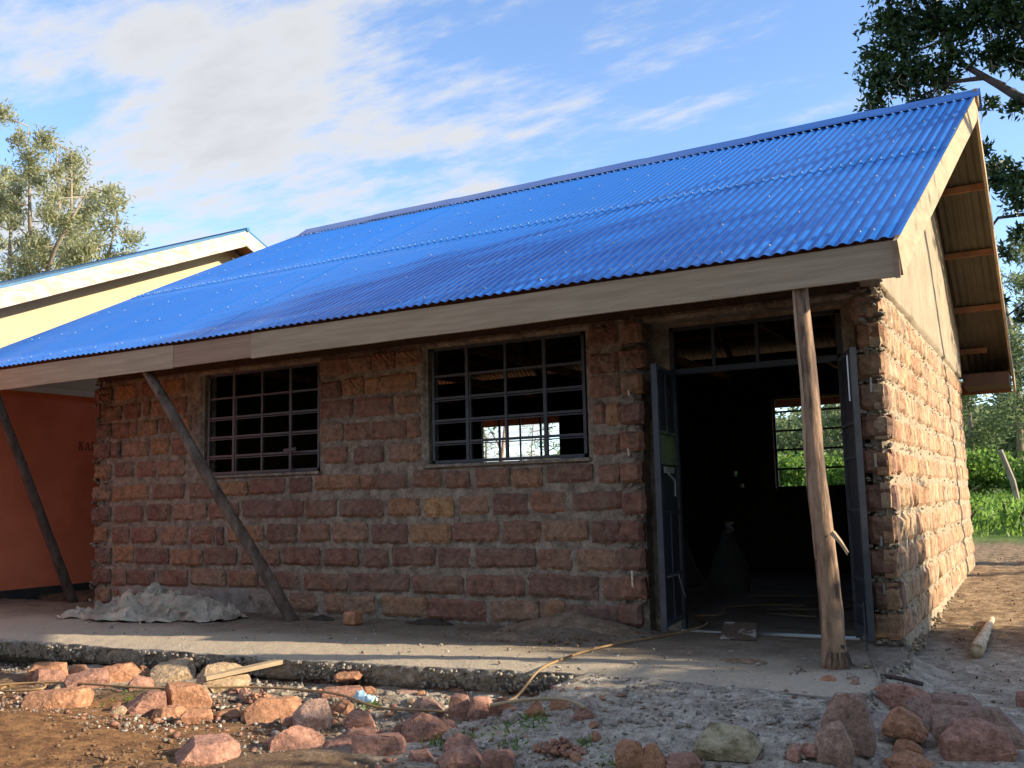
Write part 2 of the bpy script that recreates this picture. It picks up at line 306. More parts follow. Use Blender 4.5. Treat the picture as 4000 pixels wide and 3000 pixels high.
def ground_mat():
    m = bpy.data.materials.new("yard_soil"); m.use_nodes = True
    t = m.node_tree; n = t.nodes; l = t.links; b = n["Principled BSDF"]
    b.inputs["Roughness"].default_value = 0.97; b.inputs["Specular IOR Level"].default_value = 0.15
    g = n.new("ShaderNodeNewGeometry"); P = g.outputs["Position"]
    sp = n.new("ShaderNodeSeparateXYZ"); l.new(P, sp.inputs[0])
    def ns(sc, d=8, r=0.6):
        q = n.new("ShaderNodeTexNoise"); q.inputs["Scale"].default_value = sc; q.inputs["Detail"].default_value = d; q.inputs["Roughness"].default_value = r; l.new(P, q.inputs["Vector"]); return q.outputs[0]
    def mt(op, a, b_=None):
        q = n.new("ShaderNodeMath"); q.operation = op
        for i, v in enumerate((a, b_)):
            if v is None: continue
            if isinstance(v, (int, float)): q.inputs[i].default_value = v
            else: l.new(v, q.inputs[i])
        return q.outputs[0]
    def rng_(v, a, c, lo=0.0, hi=1.0):
        q = n.new("ShaderNodeMapRange"); q.interpolation_type = "SMOOTHSTEP"; l.new(v, q.inputs[0])
        for i, x in ((1, a), (2, c), (3, lo), (4, hi)): q.inputs[i].default_value = x
        return q.outputs[0]
    def mix(f, a, c):
        q = n.new("ShaderNodeMix"); q.data_type = "RGBA"; l.new(f, q.inputs[0])
        for i, x in ((6, a), (7, c)):
            if isinstance(x, tuple): q.inputs[i].default_value = (*x, 1)
            else: l.new(x, q.inputs[i])
        return q.outputs[2]
    nA = ns(1.1); nB = ns(7, 10, 0.7); nC = ns(40, 6, 0.7)
    soil = mix(rng_(nB, 0.35, 0.65), (0.115, 0.075, 0.048), (0.21, 0.14, 0.085))
    red = mix(rng_(nB, 0.35, 0.65), (0.14, 0.072, 0.036), (0.29, 0.155, 0.068))
    grey = mix(rng_(nB, 0.3, 0.7), (0.27, 0.225, 0.17), (0.52, 0.46, 0.37))
    xw = mt("ADD", sp.outputs[0], mt("MULTIPLY", mt("SUBTRACT", nA, 0.5), 1.6)); yw = mt("ADD", sp.outputs[1], mt("MULTIPLY", mt("SUBTRACT", nA, 0.5), 1.3))
    fr = mt("MULTIPLY", rng_(xw, -3.9, -4.6), rng_(yw, -2.7, -3.2))
    c = mix(fr, soil, red)
    fg = mt("MULTIPLY", mt("MULTIPLY", rng_(xw, -3.9, -3.3), rng_(xw, 0.6, -0.1)), mt("MULTIPLY", rng_(yw, 1.6, 0.4), rng_(yw, -3.6, -3.1)))
    c = mix(fg, c, grey)
    fn = mt("MULTIPLY", mt("MULTIPLY", rng_(yw, -1.2, -2.0), rng_(yw, -2.75, -2.3)), mt("MULTIPLY", rng_(nA, 0.35, 0.6), 0.75))
    c = mix(fn, c, grey)
    lit = mt("MULTIPLY", rng_(yw, 0.9, 2.0), rng_(yw, 16, 9)); c = mix(mt("MULTIPLY", lit, 0.75), c, mix(rng_(nB, 0.35, 0.65), (0.17, 0.115, 0.065), (0.42, 0.31, 0.19)))  # soil painted brighter where sun reaches the ground past the shade
    c = mix(rng_(yw, 10.5, 12.5), c, mix(rng_(nA, 0.3, 0.7), (0.07, 0.12, 0.025), (0.14, 0.19, 0.05)))
    c = grain(n, l, c, P, 60.0, .36)
    l.new(c, b.inputs["Base Color"])
    bp = n.new("ShaderNodeBump"); bp.inputs["Distance"].default_value = 0.03
    hh = mt("ADD", nB, mt("MULTIPLY", nC, 0.5)); l.new(hh, bp.inputs["Height"]); l.new(bp.outputs[0], b.inputs["Normal"])
    return m
M["ground"] = ground_mat()

def roof_mat(name, c):
    m = bpy.data.materials.new(name); m.use_nodes = True
    t = m.node_tree; n = t.nodes; l = t.links; b = n["Principled BSDF"]
    g = n.new("ShaderNodeNewGeometry")
    mp_ = n.new("ShaderNodeMapping"); mp_.inputs["Scale"].default_value = (1.2, 0.35, 0.35); l.new(g.outputs["Position"], mp_.inputs[0])
    q = n.new("ShaderNodeTexNoise"); q.inputs["Scale"].default_value = 2.5; q.inputs["Detail"].default_value = 8; l.new(mp_.outputs[0], q.inputs["Vector"])
    r = n.new("ShaderNodeMapRange"); r.inputs[1].default_value = 0.3; r.inputs[2].default_value = 0.7; r.inputs[3].default_value = 0.30; r.inputs[4].default_value = 0.46; l.new(q.outputs[0], r.inputs[0])
    l.new(r.outputs[0], b.inputs["Roughness"])
    mx_ = n.new("ShaderNodeMix"); mx_.data_type = "RGBA"; l.new(q.outputs[0], mx_.inputs[0]); mx_.inputs[6].default_value = (*c, 1); mx_.inputs[7].default_value = (c[0] * 1.25 + .004, c[1] * 1.18, c[2] * 1.08, 1)
    l.new(mx_.outputs[2], b.inputs["Base Color"])
    b.inputs["Specular IOR Level"].default_value = 0.5
    b.inputs["Coat Weight"].default_value = 0.3; b.inputs["Coat Roughness"].default_value = 0.10
    return m
M["roof"] = roof_mat("blue_roof_paint", (0.003, 0.112, 0.46))
M["roof_dark"] = roof_mat("ridge_blue_paint", (0.005, 0.085, 0.36))
M["roof_teal"] = roof_mat("old_teal_roof_paint", (0.012, 0.12, 0.24))
M["zinc"] = mat("unpainted_sheet_underside", (0.115, 0.10, 0.072), 0.6, metal=0.15, col2=(0.08, 0.07, 0.052), nsc=3, spec=0.4)
# ------------------------------------------------------------------ terrain
def ip(v,xs,ys):
    if v<=xs[0]: return ys[0]
    for i in range(len(xs)-1):
        if v<=xs[i+1]:
            t=(v-xs[i])/(xs[i+1]-xs[i]); return ys[i]+(ys[i+1]-ys[i])*t
    return ys[-1]
def sm(a,b,v):
    t=max(0,min(1,(v-a)/(b-a))); return t*t*(3-2*t)
def gz(x,y):
    z=ip(y,[-9,-4.2,-3.2,-2.2,-.5,1.4,7,13,18,30,60,120,400],[-.2,-.2,-.24,-.2,-.19,-.12,.08,.2,.45,.8,1.2,2,4])
    z-=.06*sm(-7,-8.5,x)*sm(-3.2,-2.2,y)*sm(.5,-.5,y)
    # left yard between the buildings rises to the neighbour's plinth
    l=sm(-9.6,-10.6,x)*sm(-2.2,-.6,y)
    z=z*(1-l)+(0.0 if y<9 else z)*l
    # loose soil mound in the left foreground
    z+=.10*math.exp(-((x+5.6)/1.5)**2-((y+4.1)/.75)**2)
    # cement and gravel apron in front of the door
    a=sm(-3.15,-2.75,x)*sm(-.75,-1.15,x)
    r=ip(y,[-3.3,-2.9,-1.9,-1.6],[0,.25,.93,.97])
    if y>-.8: r=.9
    z=z*(1-a*r)+(-.02)*a*r if y<.1 else z
    return z

def axis(lo, hi, step, far_lo, far_hi, growth=1.22):
    a = list(np.arange(lo, hi, step)); s = step; v = hi
    while v < far_hi: a.append(v); s *= growth; v += s
    a.append(far_hi); s = step; v = lo - step; pre = []
    while v > far_lo: pre.append(v); s *= growth; v -= s
    pre.append(far_lo)
    return pre[::-1] + a
def build_ground():
    xs = axis(-9.2, 1.0, 0.035, -900, 900); ys = axis(-4.7, 3.4, 0.035, -300, 1500, 1.15)
    nx, ny = len(xs), len(ys); V = np.zeros((ny, nx, 3), dtype=np.float32)
    for j, y in enumerate(ys):
        for i, x in enumerate(xs):
            z = gz(x, y)
            if abs(x) < 14 and -9 < y < 24:
                k = 1.0
                a = sm(-3.15, -2.75, x) * sm(-.75, -1.15, x) * sm(-3.1, -2.6, y)
                z += noise.noise((x * 1.3, y * 1.3, 0)) * .035 * (1 - .8 * a) + noise.noise((x * 5, y * 5, 3)) * .018 * (1 - .4 * a) + noise.noise((x * 16, y * 16, 9)) * .010 + noise.noise((x * 34, y * 34, 19)) * .005
                if -12.6 < x < -1.15 and -1.65 < y < .6: z = min(z, -.06)
                if -10.0 < x < -1.16 and .1 < y < 7.1: z = -.15
            V[j, i] = (x, y, z)
    q = np.arange(nx * ny).reshape(ny, nx)
    F = np.stack([q[:-1, :-1], q[:-1, 1:], q[1:, 1:], q[1:, :-1]], -1).reshape(-1, 4)
    o = link("ground", np_mesh("ground", V.reshape(-1, 3), F, M["ground"], True)); tag(o, kind="structure")
build_ground()

def build_slab():
    """the trodden cement veranda slab with its broken, pebbly edge"""
    B = [(-13.2, -2.34), (-11, -2.27), (-8.39, -2.17), (-6.8, -2.11), (-5.4, -2.03), (-4.3, -1.92), (-3.3, -1.80), (-2.75, -1.72), (-2.2, -1.74), (-1.5, -1.80), (-1.12, -1.84), (-1.02, -1.6), (-1.02, -1.1), (-1.03, -.75), (-1.00, -.35), (-1.02, .05)]
    pts = []
    for i in range(len(B) - 1):
        p, q = Vector((*B[i], 0)), Vector((*B[i + 1], 0)); n = max(1, int((q - p).length / .03))
        for k in range(n): pts.append(p.lerp(q, k / n))
    pts.append(Vector((*B[-1], 0)))
    down = [0, -.012, -.035, -.06, -.085, -.11, -.135, -.15]; NT = 46
    V = []; n = len(pts)
    for i, p in enumerate(pts):
        inner = Vector((min(p.x, -1.35), .12, 0)); out = Vector((0, -1, 0)) if p.y < -1.65 and p.x < -1.2 else Vector((1, 0, 0))
        rag = noise.noise((i * .055, 0, 0)) * .05 + noise.noise((i * .21, 5, 0)) * .035 + noise.noise((i * .8, 5, 0)) * .012
        edge = p + out * rag
        for t in range(NT):
            u = t / (NT - 1); u = 1 - (1 - u) ** 1.15
            c = inner.lerp(edge, u)
            z = noise.noise((c.x * 1.5, c.y * 1.5, 0)) * .012 + noise.noise((c.x * 7, c.y * 9, 4)) * .005 + noise.noise((c.x * 22, c.y * 30, 4)) * .003
            z -= .030 * sm(.9, 1.0, u)
            # soil and mortar heaped at the foot of the wall
            z += .10 * math.exp(-((c.x + 3.45) / .42) ** 2 - ((c.y + .12) / .28) ** 2) + .05 * math.exp(-((c.x + 3.75) / .30) ** 2 - ((c.y + .42) / .17) ** 2) * (1 + .5 * noise.noise((c.x * 20, c.y * 20, 0)))
            z += .035 * math.exp(-((c.x + 10.6) / .8) ** 2 - ((c.y + .8) / .5) ** 2)
            V.append((c.x, c.y, z))
        for d in down[1:]:
            jut = noise.noise((i * .42, d * 34, 1)) * .035 + noise.noise((i * 1.1, d * 70, 7)) * .016
            under = .05 * (d / -.15) ** 2 + (.03 * noise.noise((i * .07, 9, 0)))
            c = edge + out * (jut - under); V.append((c.x, c.y, -.030 + d + (noise.noise((i * .12, 3, 0)) * .035 if d == down[-1] else 0)))
        c = inner.lerp(edge, .8); V.append((c.x, c.y, -.2))
    k = NT + len(down)
    q = np.arange(n * k).reshape(n, k)
    F = np.stack([q[:-1, :-1], q[:-1, 1:], q[1:, 1:], q[1:, :-1]], -1).reshape(-1, 4)[:, ::-1]
    mi = np.tile((np.arange(k - 1) >= NT - 2).astype(int), n - 1)
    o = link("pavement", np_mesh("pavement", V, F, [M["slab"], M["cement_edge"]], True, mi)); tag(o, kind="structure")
    return pts
M["cement_edge"] = mat("broken_concrete_edge", (0.34, 0.305, 0.25), 0.95, col2=(0.19, 0.165, 0.135), nsc=22, bump=0.012, bsc=30, spec=0.15, detail=8)
SLAB = build_slab()

# icosahedron chips, joined by the thousand
ICO = np.array([(0, 0, 1), (.894, 0, .447), (.276, .851, .447), (-.724, .526, .447), (-.724, -.526, .447), (.276, -.851, .447), (.724, .526, -.447), (-.276, .851, -.447), (-.894, 0, -.447), (-.276, -.851, -.447), (.724, -.526, -.447), (0, 0, -1)])
ICF = np.array([(0, 1, 2), (0, 2, 3), (0, 3, 4), (0, 4, 5), (0, 5, 1), (1, 6, 2), (2, 7, 3), (3, 8, 4), (4, 9, 5), (5, 10, 1), (6, 7, 2), (7, 8, 3), (8, 9, 4), (9, 10, 5), (10, 6, 1), (11, 7, 6), (11, 8, 7), (11, 9, 8), (11, 10, 9), (11, 6, 10)])
def chips(name, pos, size, material, label=None, flat=.65, kind="stuff", seed=1):
    r = np.random.default_rng(seed); n = len(pos); pos = np.asarray(pos); size = np.asarray(size)
    V = ICO[None] * (1 + r.uniform(-.55, .5, (n, 12, 1)))
    V = V * np.stack([r.uniform(.7, 1.3, n), r.uniform(.6, 1.1, n), r.uniform(.45, 1, n) * flat / .65], -1)[:, None]
    a = r.uniform(0, 6.28, n); b = r.uniform(-.6, .6, n)
    ca, sa, cb, sb = np.cos(a), np.sin(a), np.cos(b), np.sin(b); z0 = np.zeros(n); o1 = np.ones(n)
    Rz = np.stack([ca, -sa, z0, sa, ca, z0, z0, z0, o1], -1).reshape(n, 3, 3); Rx = np.stack([o1, z0, z0, z0, cb, -sb, z0, sb, cb], -1).reshape(n, 3, 3)
    V = np.einsum('nij,nkj->nki', Rz @ Rx, V) * size[:, None, None] + pos[:, None]
    F = (ICF[None] + (np.arange(n) * 12)[:, None, None]).reshape(-1, 3)
    o = link(name, np_mesh(name, V.reshape(-1, 3), F, material)); tag(o, label, kind=kind); return o
def surf(x, y):
    return 0.0 if (y > -1.72 and -12.6 < x < -1.02) else gz(x, y)
def scatter(n, fx, fy, s0, s1, keep=None, seed=0):
    r = random.Random(seed); P = []; S = []
    while len(P) < n:
        x, y = fx(r), fy(r)
        if keep and r.random() > keep(x, y): continue
        s = s0 * (s1 / s0) ** (r.random() ** 2.2)
        P.append((x, y, surf(x, y) + s * .25)); S.append(s)
    return P, S
P, S = scatter(11000, lambda r: r.uniform(-8.5, .3), lambda r: r.uniform(-3.7, -.6), .0035, .021, lambda x, y: (1.0 if (y < -1.75 or x > -1.02) else .12) * (1.0 if x > -4.6 else .55) * (1 if x < -1.0 else .5) * (.45 + .8 * max(0, noise.noise((x * 1.7, y * 1.7, 3)) + .35)), 3)
chips("gravel", P, S, M["gravel"], "grey and brown gravel strewn over the cement apron and yard", seed=2)
P, S = scatter(900, lambda r: r.uniform(-7.0, -2.3), lambda r: r.uniform(-3.6, -2.0), .006, .030, lambda x, y: .35 + max(0, noise.noise((x * 1.3, y * 1.3, 13)) * 2), 5)
chips("brick_rubble", P, S, M["crumb"], "small red sandstone crumbs lying among the big stones", flat=.42, seed=3)
P, S = scatter(7000, lambda r: r.uniform(-8.8, 1.2), lambda r: r.choice([r.uniform(-4.6, -2.9), r.uniform(-.8, 9)]), .003, .017, lambda x, y: (0 if (x < -.95 and y > -1.5) else 1) * (.4 + max(0, noise.noise((x * 1.1, y * 1.1, 23)) * 2)), 6)
chips("soil_clods", P, S, M["clod"], "brown clods and pebbles on the bare soil", seed=4)
# aggregate exposed in the slab edge and lying below it
P = []; S = []; r_ = random.Random(9)
for k in range(2600):
    i = r_.randrange(len(SLAB)); p = SLAB[i]
    if p.x < -9: continue
    s = r_.uniform(.006, .019); d = r_.uniform(-.15, -.02)
    if p.y < -1.65 and p.x < -1.15:
        if p.x > -2.6 and d < -.04: continue
        P.append((p.x + r_.uniform(-.02, .02), p.y - .012 + noise.noise((i * .055, 0, 0)) * .05 + noise.noise((i * .21, 5, 0)) * .035 - d * .25 + r_.uniform(-.01, .012), d - .02)); S.append(s)
    elif p.x > -1.2:
        P.append((p.x + noise.noise((i * .055, 0, 0)) * .05 + r_.uniform(-.01, .02), p.y, max(d, -.12) - .01)); S.append(s)
chips("slab_aggregate", P, S, M["agg"], "pale stones showing in the broken edge of the cement slab", flat=.9, seed=6)
# pale gravel spill just under the edge
P, S = scatter(900, lambda r: r.uniform(-5.6, -2.8), lambda r: r.gauss(-2.25, .14), .006, .030, None, 12)
chips("pale_gravel", P, S, M["agg"], "pale broken concrete lumps below the slab edge", seed=8)

# ------------------------------------------------------------------ the stone building
X0, X1, YB, ZT = -10.10, -1.05, 7.2, 2.66
bld = empty("stone_building", (-5.5, 3.6, 0), "unfinished red sandstone building with a bright blue corrugated roof", "building")
def roof_z(y): return 2.77 + .567 * (y + 1.0) if y <= 3.6 else 5.378 - .567 * (y - 3.6)

def wall_cells(mb, axis_, c0, c1, u0, u1, z0, z1, holes, m=0):
    """solid wall slab between planes c0,c1 with rectangular holes; axis_ 'x' runs along X, 'y' along Y"""
    us = sorted({u0, u1, *[v for h in holes for v in h[:2]]}); zs = sorted({z0, z1, *[v for h in holes for v in h[2:]]})
    us = [u for u in us if u0 <= u <= u1]; zs = [z for z in zs if z0 <= z <= z1]
    solid = lambda a, b: not any(h[0] <= a < h[1] and h[2] <= b < h[3] for h in holes)
    P3 = (lambda u, c, z: (u, c, z)) if axis_ == "x" else (lambda u, c, z: (c, u, z))
    G = {}
    for i in range(len(us) - 1):
        for j in range(len(zs) - 1): G[i, j] = solid((us[i] + us[i + 1]) / 2, (zs[j] + zs[j + 1]) / 2)
    for (i, j), s in G.items():
        if not s: continue
        a, b, c, d = us[i], us[i + 1], zs[j], zs[j + 1]
        mb.add([P3(a, c0, c), P3(b, c0, c), P3(b, c0, d), P3(a, c0, d)], [(0, 1, 2, 3)], m)
        mb.add([P3(a, c1, c), P3(b, c1, c), P3(b, c1, d), P3(a, c1, d)], [(3, 2, 1, 0)], 1)
        if not G.get((i - 1, j)): mb.add([P3(a, c0, c), P3(a, c1, c), P3(a, c1, d), P3(a, c0, d)], [(0, 3, 2, 1)], m)
        if not G.get((i + 1, j)): mb.add([P3(b, c0, c), P3(b, c1, c), P3(b, c1, d), P3(b, c0, d)], [(0, 1, 2, 3)], m)
        if not G.get((i, j - 1)): mb.add([P3(a, c0, c), P3(b, c0, c), P3(b, c1, c), P3(a, c1, c)], [(0, 3, 2, 1)], m)
        if not G.get((i, j + 1)): mb.add([P3(a, c0, d), P3(b, c0, d), P3(b, c1, d), P3(a, c1, d)], [(0, 1, 2, 3)], m)
def relief(mb, axis_, plane, sgn, u0, u1, z0, z1, holes, step=.028, amp=.014, m=2, seed=0, base=.022):
    """lumpy mortar skin in front of the wall core"""
    nu = int((u1 - u0) / step); nz = int((z1 - z0) / step); idx = {}
    for i in range(nu + 1):
        for j in range(nz + 1):
            u = u0 + (u1 - u0) * i / nu; z = z0 + (z1 - z0) * j / nz
            e = min(i, nu - i, 1) * min(j, nz - j, 1) if True else 1
            for h in holes:
                if h[0] - step < u < h[1] + step and h[2] - step < z < h[3] + step: e = 0
            d = base + amp * (noise.noise((u * 6, z * 6, seed)) + .7 * noise.noise((u * 17, z * 17, seed + 4)) + .5 * noise.noise((u * 40, z * 40, seed + 4)))
            c = plane + sgn * (d if e else -.004)
            idx[i, j] = len(mb.v); mb.v.append((u, c, z) if axis_ == "x" else (c, u, z))
    for i in range(nu):
        for j in range(nz):
            u = u0 + (u1 - u0) * (i + .5) / nu; z = z0 + (z1 - z0) * (j + .5) / nz
            if any(h[0] < u < h[1] and h[2] < z < h[3] for h in holes): continue
            f = (idx[i, j], idx[i + 1, j], idx[i + 1, j + 1], idx[i, j + 1])
            mb.f.append(f); mb.m.append(m)

W1 = (-8.28, -6.58, 1.455, 2.60); W2 = (-5.22, -3.52, 1.465, 2.60); DR = (-3.03, -1.22, -.2, 2.60)
core = MB()
wall_cells(core, "x", .045, .215, X0 + .04, X1 - .045, -.2, ZT, [W1, W2, DR])
# infill behind the door jambs, set back
wall_cells(core, "x", .217, .30, -3.03, -1.22, -.2, ZT, [(-2.80, -1.38, -.2, 2.56)])
relief(core, "x", .045, -1, X0 + .04, X1 - .03, -.05, ZT, [W1, W2, DR], seed=1)
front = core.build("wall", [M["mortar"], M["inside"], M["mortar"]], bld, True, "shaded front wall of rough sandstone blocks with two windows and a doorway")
for p in front.data.polygons:
    if p.material_index != 2: p.use_smooth = False

# ---- stones: a handful of shared rough-faced block meshes per proportion
def stone_mesh(name, aspect, seed, mt):
    r = random.Random(seed); nx = max(6, int(6 * aspect)); nz = 6; V = []; F = []
    # outline wobble keeps the block from being a perfect rectangle
    tl, tr, bl, br = [r.uniform(0, .30) for _ in range(4)]
    for j in range(nz + 1):
        for i in range(nx + 1):
            u = i / nx; v = j / nz
            x = u - .5; z = v - .5
            ins = (tl * (1 - u) + tr * u) if v > .5 else (bl * (1 - u) + br * u)
            ex = min(u, 1 - u) * aspect; ez = min(v, 1 - v); e = min(ex, ez)
            rnd = max(0, .11 - e) / .11
            z *= 1 - ins * .26 - .06 * max(0, .16 - ex) / .16 * r.uniform(.3, 1.6)
            x *= 1 - (.05 / aspect) * max(0, .18 - ez) / .18 * r.uniform(.3, 1.6)
            y = -.62 + .30 * rnd ** 2 + .22 * noise.noise((x * aspect * 2.1 + seed * 7, z * 2.1, 0)) + .26 * noise.noise((x * aspect * 6 + seed, z * 6, 3))
            edge = 1 if (i in (0, nx) or j in (0, nz)) else .4
            V.append((x + r.uniform(-.03, .018) * edge * (1 if x > 0 else -1) / aspect, y, z + r.uniform(-.045, .022) * edge * (1 if z > 0 else -1)))
    q = lambda i, j: j * (nx + 1) + i
    for j in range(nz):
        for i in range(nx): F.append((q(i, j), q(i + 1, j), q(i + 1, j + 1), q(i, j + 1)))
    ring = [q(i, 0) for i in range(nx + 1)] + [q(nx, j) for j in range(1, nz + 1)] + [q(i, nz) for i in range(nx - 1, -1, -1)] + [q(0, j) for j in range(nz - 1, 0, -1)]
    b = len(V)
    for k in ring: V.append((V[k][0] * 1.01, 1.0, V[k][2] * 1.01))
    m = len(ring)
    for k in range(m): F.append((ring[k], b + k, b + (k + 1) % m, ring[(k + 1) % m]))
    return np_mesh(name, V, F, mt, False)
ASP = (1.0, 1.6, 2.4)
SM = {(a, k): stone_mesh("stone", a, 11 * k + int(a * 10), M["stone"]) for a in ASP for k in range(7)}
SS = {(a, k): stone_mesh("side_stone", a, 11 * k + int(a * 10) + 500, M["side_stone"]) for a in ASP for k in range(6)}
tan_mesh = stone_mesh("stone", 1.6, 5, M["stone_tan"])
ZR = dict(A=(1.248, 1.41), B=(.99, 1.17), C=(.738, .925), D=(.50, .685), E=(.262, .445), F=(.045, .222), G=(1.508, 1.678), H=(1.746, 1.93), I=(1.985, 2.17), J=(2.205, 2.382), K=(2.445, 2.62))
ROWS = {
    'A':[(-10.095,-9.817),(-9.767,-9.585),(-9.559,-9.15),(-9.071,-8.565),(-8.461,-8.025),(-7.968,-7.578),(-7.537,-7.045),(-6.968,-6.676),(-6.622,-6.046),(-6.021,-5.858),(-5.845,-5.467),(-5.384,-5.069),(-5.001,-4.754),(-4.666,-4.312),(-4.27,-3.982),(-3.921,-3.48),(-3.423,-3.235),(-3.195,-3.012)],
    'B':[(-10.094,-9.806),(-9.723,-9.236),(-9.141,-8.77),(-8.724,-8.206),(-8.148,-7.711),(-7.643,-6.788),(-6.748,-6.343),(-6.291,-5.76),(-5.687,-5.328),(-5.258,-4.926),(-4.848,-4.552),(-4.488,-4.132),(-4.101,-3.74),(-3.672,-3.227),(-3.205,-3.023)],
    'C':[(-10.058,-9.846),(-9.746,-9.468),(-9.419,-9.008),(-8.946,-8.492),(-8.433,-8.071),(-8.028,-7.93),(-7.86,-7.342),(-7.276,-6.875),(-6.812,-6.435),(-6.382,-5.948),(-5.886,-5.461),(-5.426,-4.965),(-4.931,-4.441),(-4.388,-4.017),(-3.977,-3.546),(-3.498,-3.228),(-3.215,-3.033)],
    'D':[(-10.047,-9.785),(-9.719,-9.378),(-9.346,-8.801),(-8.74,-8.252),(-8.209,-7.731),(-7.649,-7.117),(-7.052,-6.563),(-6.5,-6.075),(-5.999,-5.704),(-5.643,-5.15),(-5.105,-4.748),(-4.682,-4.065),(-4.024,-3.718),(-3.65,-3.265),(-3.224,-3.043)],
    'E':[(-10.043,-9.775),(-9.726,-9.497),(-9.465,-9.023),(-8.931,-8.48),(-8.421,-7.892),(-7.837,-7.416),(-7.376,-6.834),(-6.761,-6.215),(-6.177,-5.443),(-5.396,-4.84),(-4.796,-4.193),(-4.142,-3.469),(-3.413,-3.201),(-3.234,-3.054)],
    'F':[(-10.026,-9.766),(-9.7,-9.218),(-9.124,-8.607),(-8.518,-7.972),(-7.888,-7.373),(-6.956,-6.605),(-6.5,-5.866),(-5.768,-5.249),(-5.226,-4.596),(-4.532,-4.048),(-4.018,-3.792),(-3.772,-3.274),(-3.243,-3.063)],
    'G':[(-10.108,-9.812),(-9.728,-9.416),(-9.335,-9.033),(-8.986,-8.557),(-6.502,-6.212),(-6.109,-5.744),(-5.67,-5.298),(-3.461,-3.225),(-3.184,-3.001)],
    'H':[(-10.119,-9.839),(-9.789,-9.655),(-9.589,-9.168),(-9.104,-8.823),(-8.762,-8.534),(-6.556,-6.264),(-6.225,-5.917),(-5.892,-5.473),(-5.449,-5.306),(-3.452,-3.356),(-3.328,-3.206),(-3.174,-2.99)],
    'I':[(-10.096,-9.833),(-9.799,-9.516),(-9.483,-9.369),(-9.337,-9.033),(-8.971,-8.662),(-8.586,-8.465),(-6.556,-6.133),(-6.094,-5.617),(-5.568,-5.303),(-3.472,-3.206),(-3.164,-2.98)],
    'J':[(-9.988,-9.657),(-9.59,-9.328),(-9.264,-9.152),(-9.104,-8.822),(-8.76,-8.546),(-6.557,-6.289),(-6.25,-5.991),(-5.965,-5.788),(-5.776,-5.348),(-3.474,-3.206),(-3.156,-2.971)],
    'K':[(-10.096,-9.835),(-9.751,-9.402),(-9.305,-9.017),(-8.954,-8.583),(-6.557,-6.184),(-6.171,-5.9),(-5.875,-5.6),(-5.575,-5.285),(-3.465,-3.197),(-3.146,-2.961)],
}
def stone(a, b, z0, z1, parent, side=False, rnd=random, protr=.06, mesh=None):
    wd = b - a; ht = z1 - z0; asp = wd / ht; ac = min(ASP, key=lambda q: abs(q - asp))
    me = mesh or (SS if side else SM)[(ac, rnd.randrange(6))]
    flip = -1 if rnd.random() < .5 else 1
    c = (a + b) / 2; zc = (z0 + z1) / 2 + rnd.uniform(-.005, .005)
    if side:
        o = link("stone", me, parent, (X1 - .03, c, zc), R(90), (wd * flip, protr, ht)); o.scale = (wd, protr, ht)
    else:
        o = link("stone", me, parent, (c, .03, zc), 0, (wd, protr, ht))
    o.rotation_euler[1] = rnd.uniform(-.02, .02) if not side else 0
    return o
rs = random.Random(21); n_stone = 0
for k, L in ROWS.items():
    z0, z1 = ZR[k]
    for (a, b) in L:
        dz = -.022 * sm(-6.5, -9.5, a); jz = rs.uniform(-.012, .012)
        if b - a < .06: continue
        if k == "F" and -9.3 < a < -7.2: continue              # smeared over with cement
        zz0 = z0 + jz + dz + rs.uniform(-.006, .012); zz1 = z1 + jz + dz + rs.uniform(-.012, .006)
        me = tan_mesh if (k == "B" and abs(a + 5.258) < .01) else None
        pr = rs.uniform(.046, .066)
        if b > -3.1 and a > -3.26: pr = .09; a += rs.uniform(-.03, .01); b += rs.uniform(-.02, .03)
        if b < -9.6: pr = .09; a += rs.uniform(-.03, .03)
        stone(a - .006, b + .006, zz0 - .008, zz1 + .008, front, False, rs, pr, me); n_stone += 1
# rows closing up to the ring beam beside the windows are in rows I-K; the corner pier right of the door
for k, (z0, z1) in ZR.items():
    j = rs.uniform(-.012, .012)
    o = link("stone", SM[(1.0, rs.randrange(7))], front, ((-1.235 + -1.04) / 2 + rs.uniform(-.018, .012), .055, (z0 + z1) / 2 + j), 0, (.205 + rs.uniform(-.01, .02), .10, z1 - z0 + .028)); n_stone += 1
# cement smear low on the wall
sme = MB(); nn = 60; zz = 12; b0 = 0
for i in range(nn + 1):
    for j in range(zz + 1):
        x = -9.75 + 2.35 * i / nn; z = -.03 + .29 * j / zz + .05 * noise.noise((x * 2, 0, 0)) * (j / zz)
        ed = min(1, i / 4, (nn - i) / 10, (zz - j) / 2.5)
        sme.v.append((x, .035 - .035 * max(0, min(1, ed + noise.noise((x * 4, z * 4, 2)) * .4)) - .008 * noise.noise((x * 14, z * 14, 0)) - .03 * max(0, 1 - j / 4), z))
for i in range(nn):
    for j in range(zz):
        q = i * (zz + 1) + j; sme.f.append((q, q + zz + 1, q + zz + 2, q + 1)); sme.m.append(0)
sme.build("cement_smear", [M["cement"]], front, True)

# ring beam over the openings, wall plate up to the roof
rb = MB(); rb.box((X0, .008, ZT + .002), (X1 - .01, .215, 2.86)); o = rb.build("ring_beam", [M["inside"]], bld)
rb = MB(); rb.box((X0 + .06, .05, 2.865), (X1 - .06, .20, 3.25)); rb.build("wall_plate", [M["inside"]], bld)
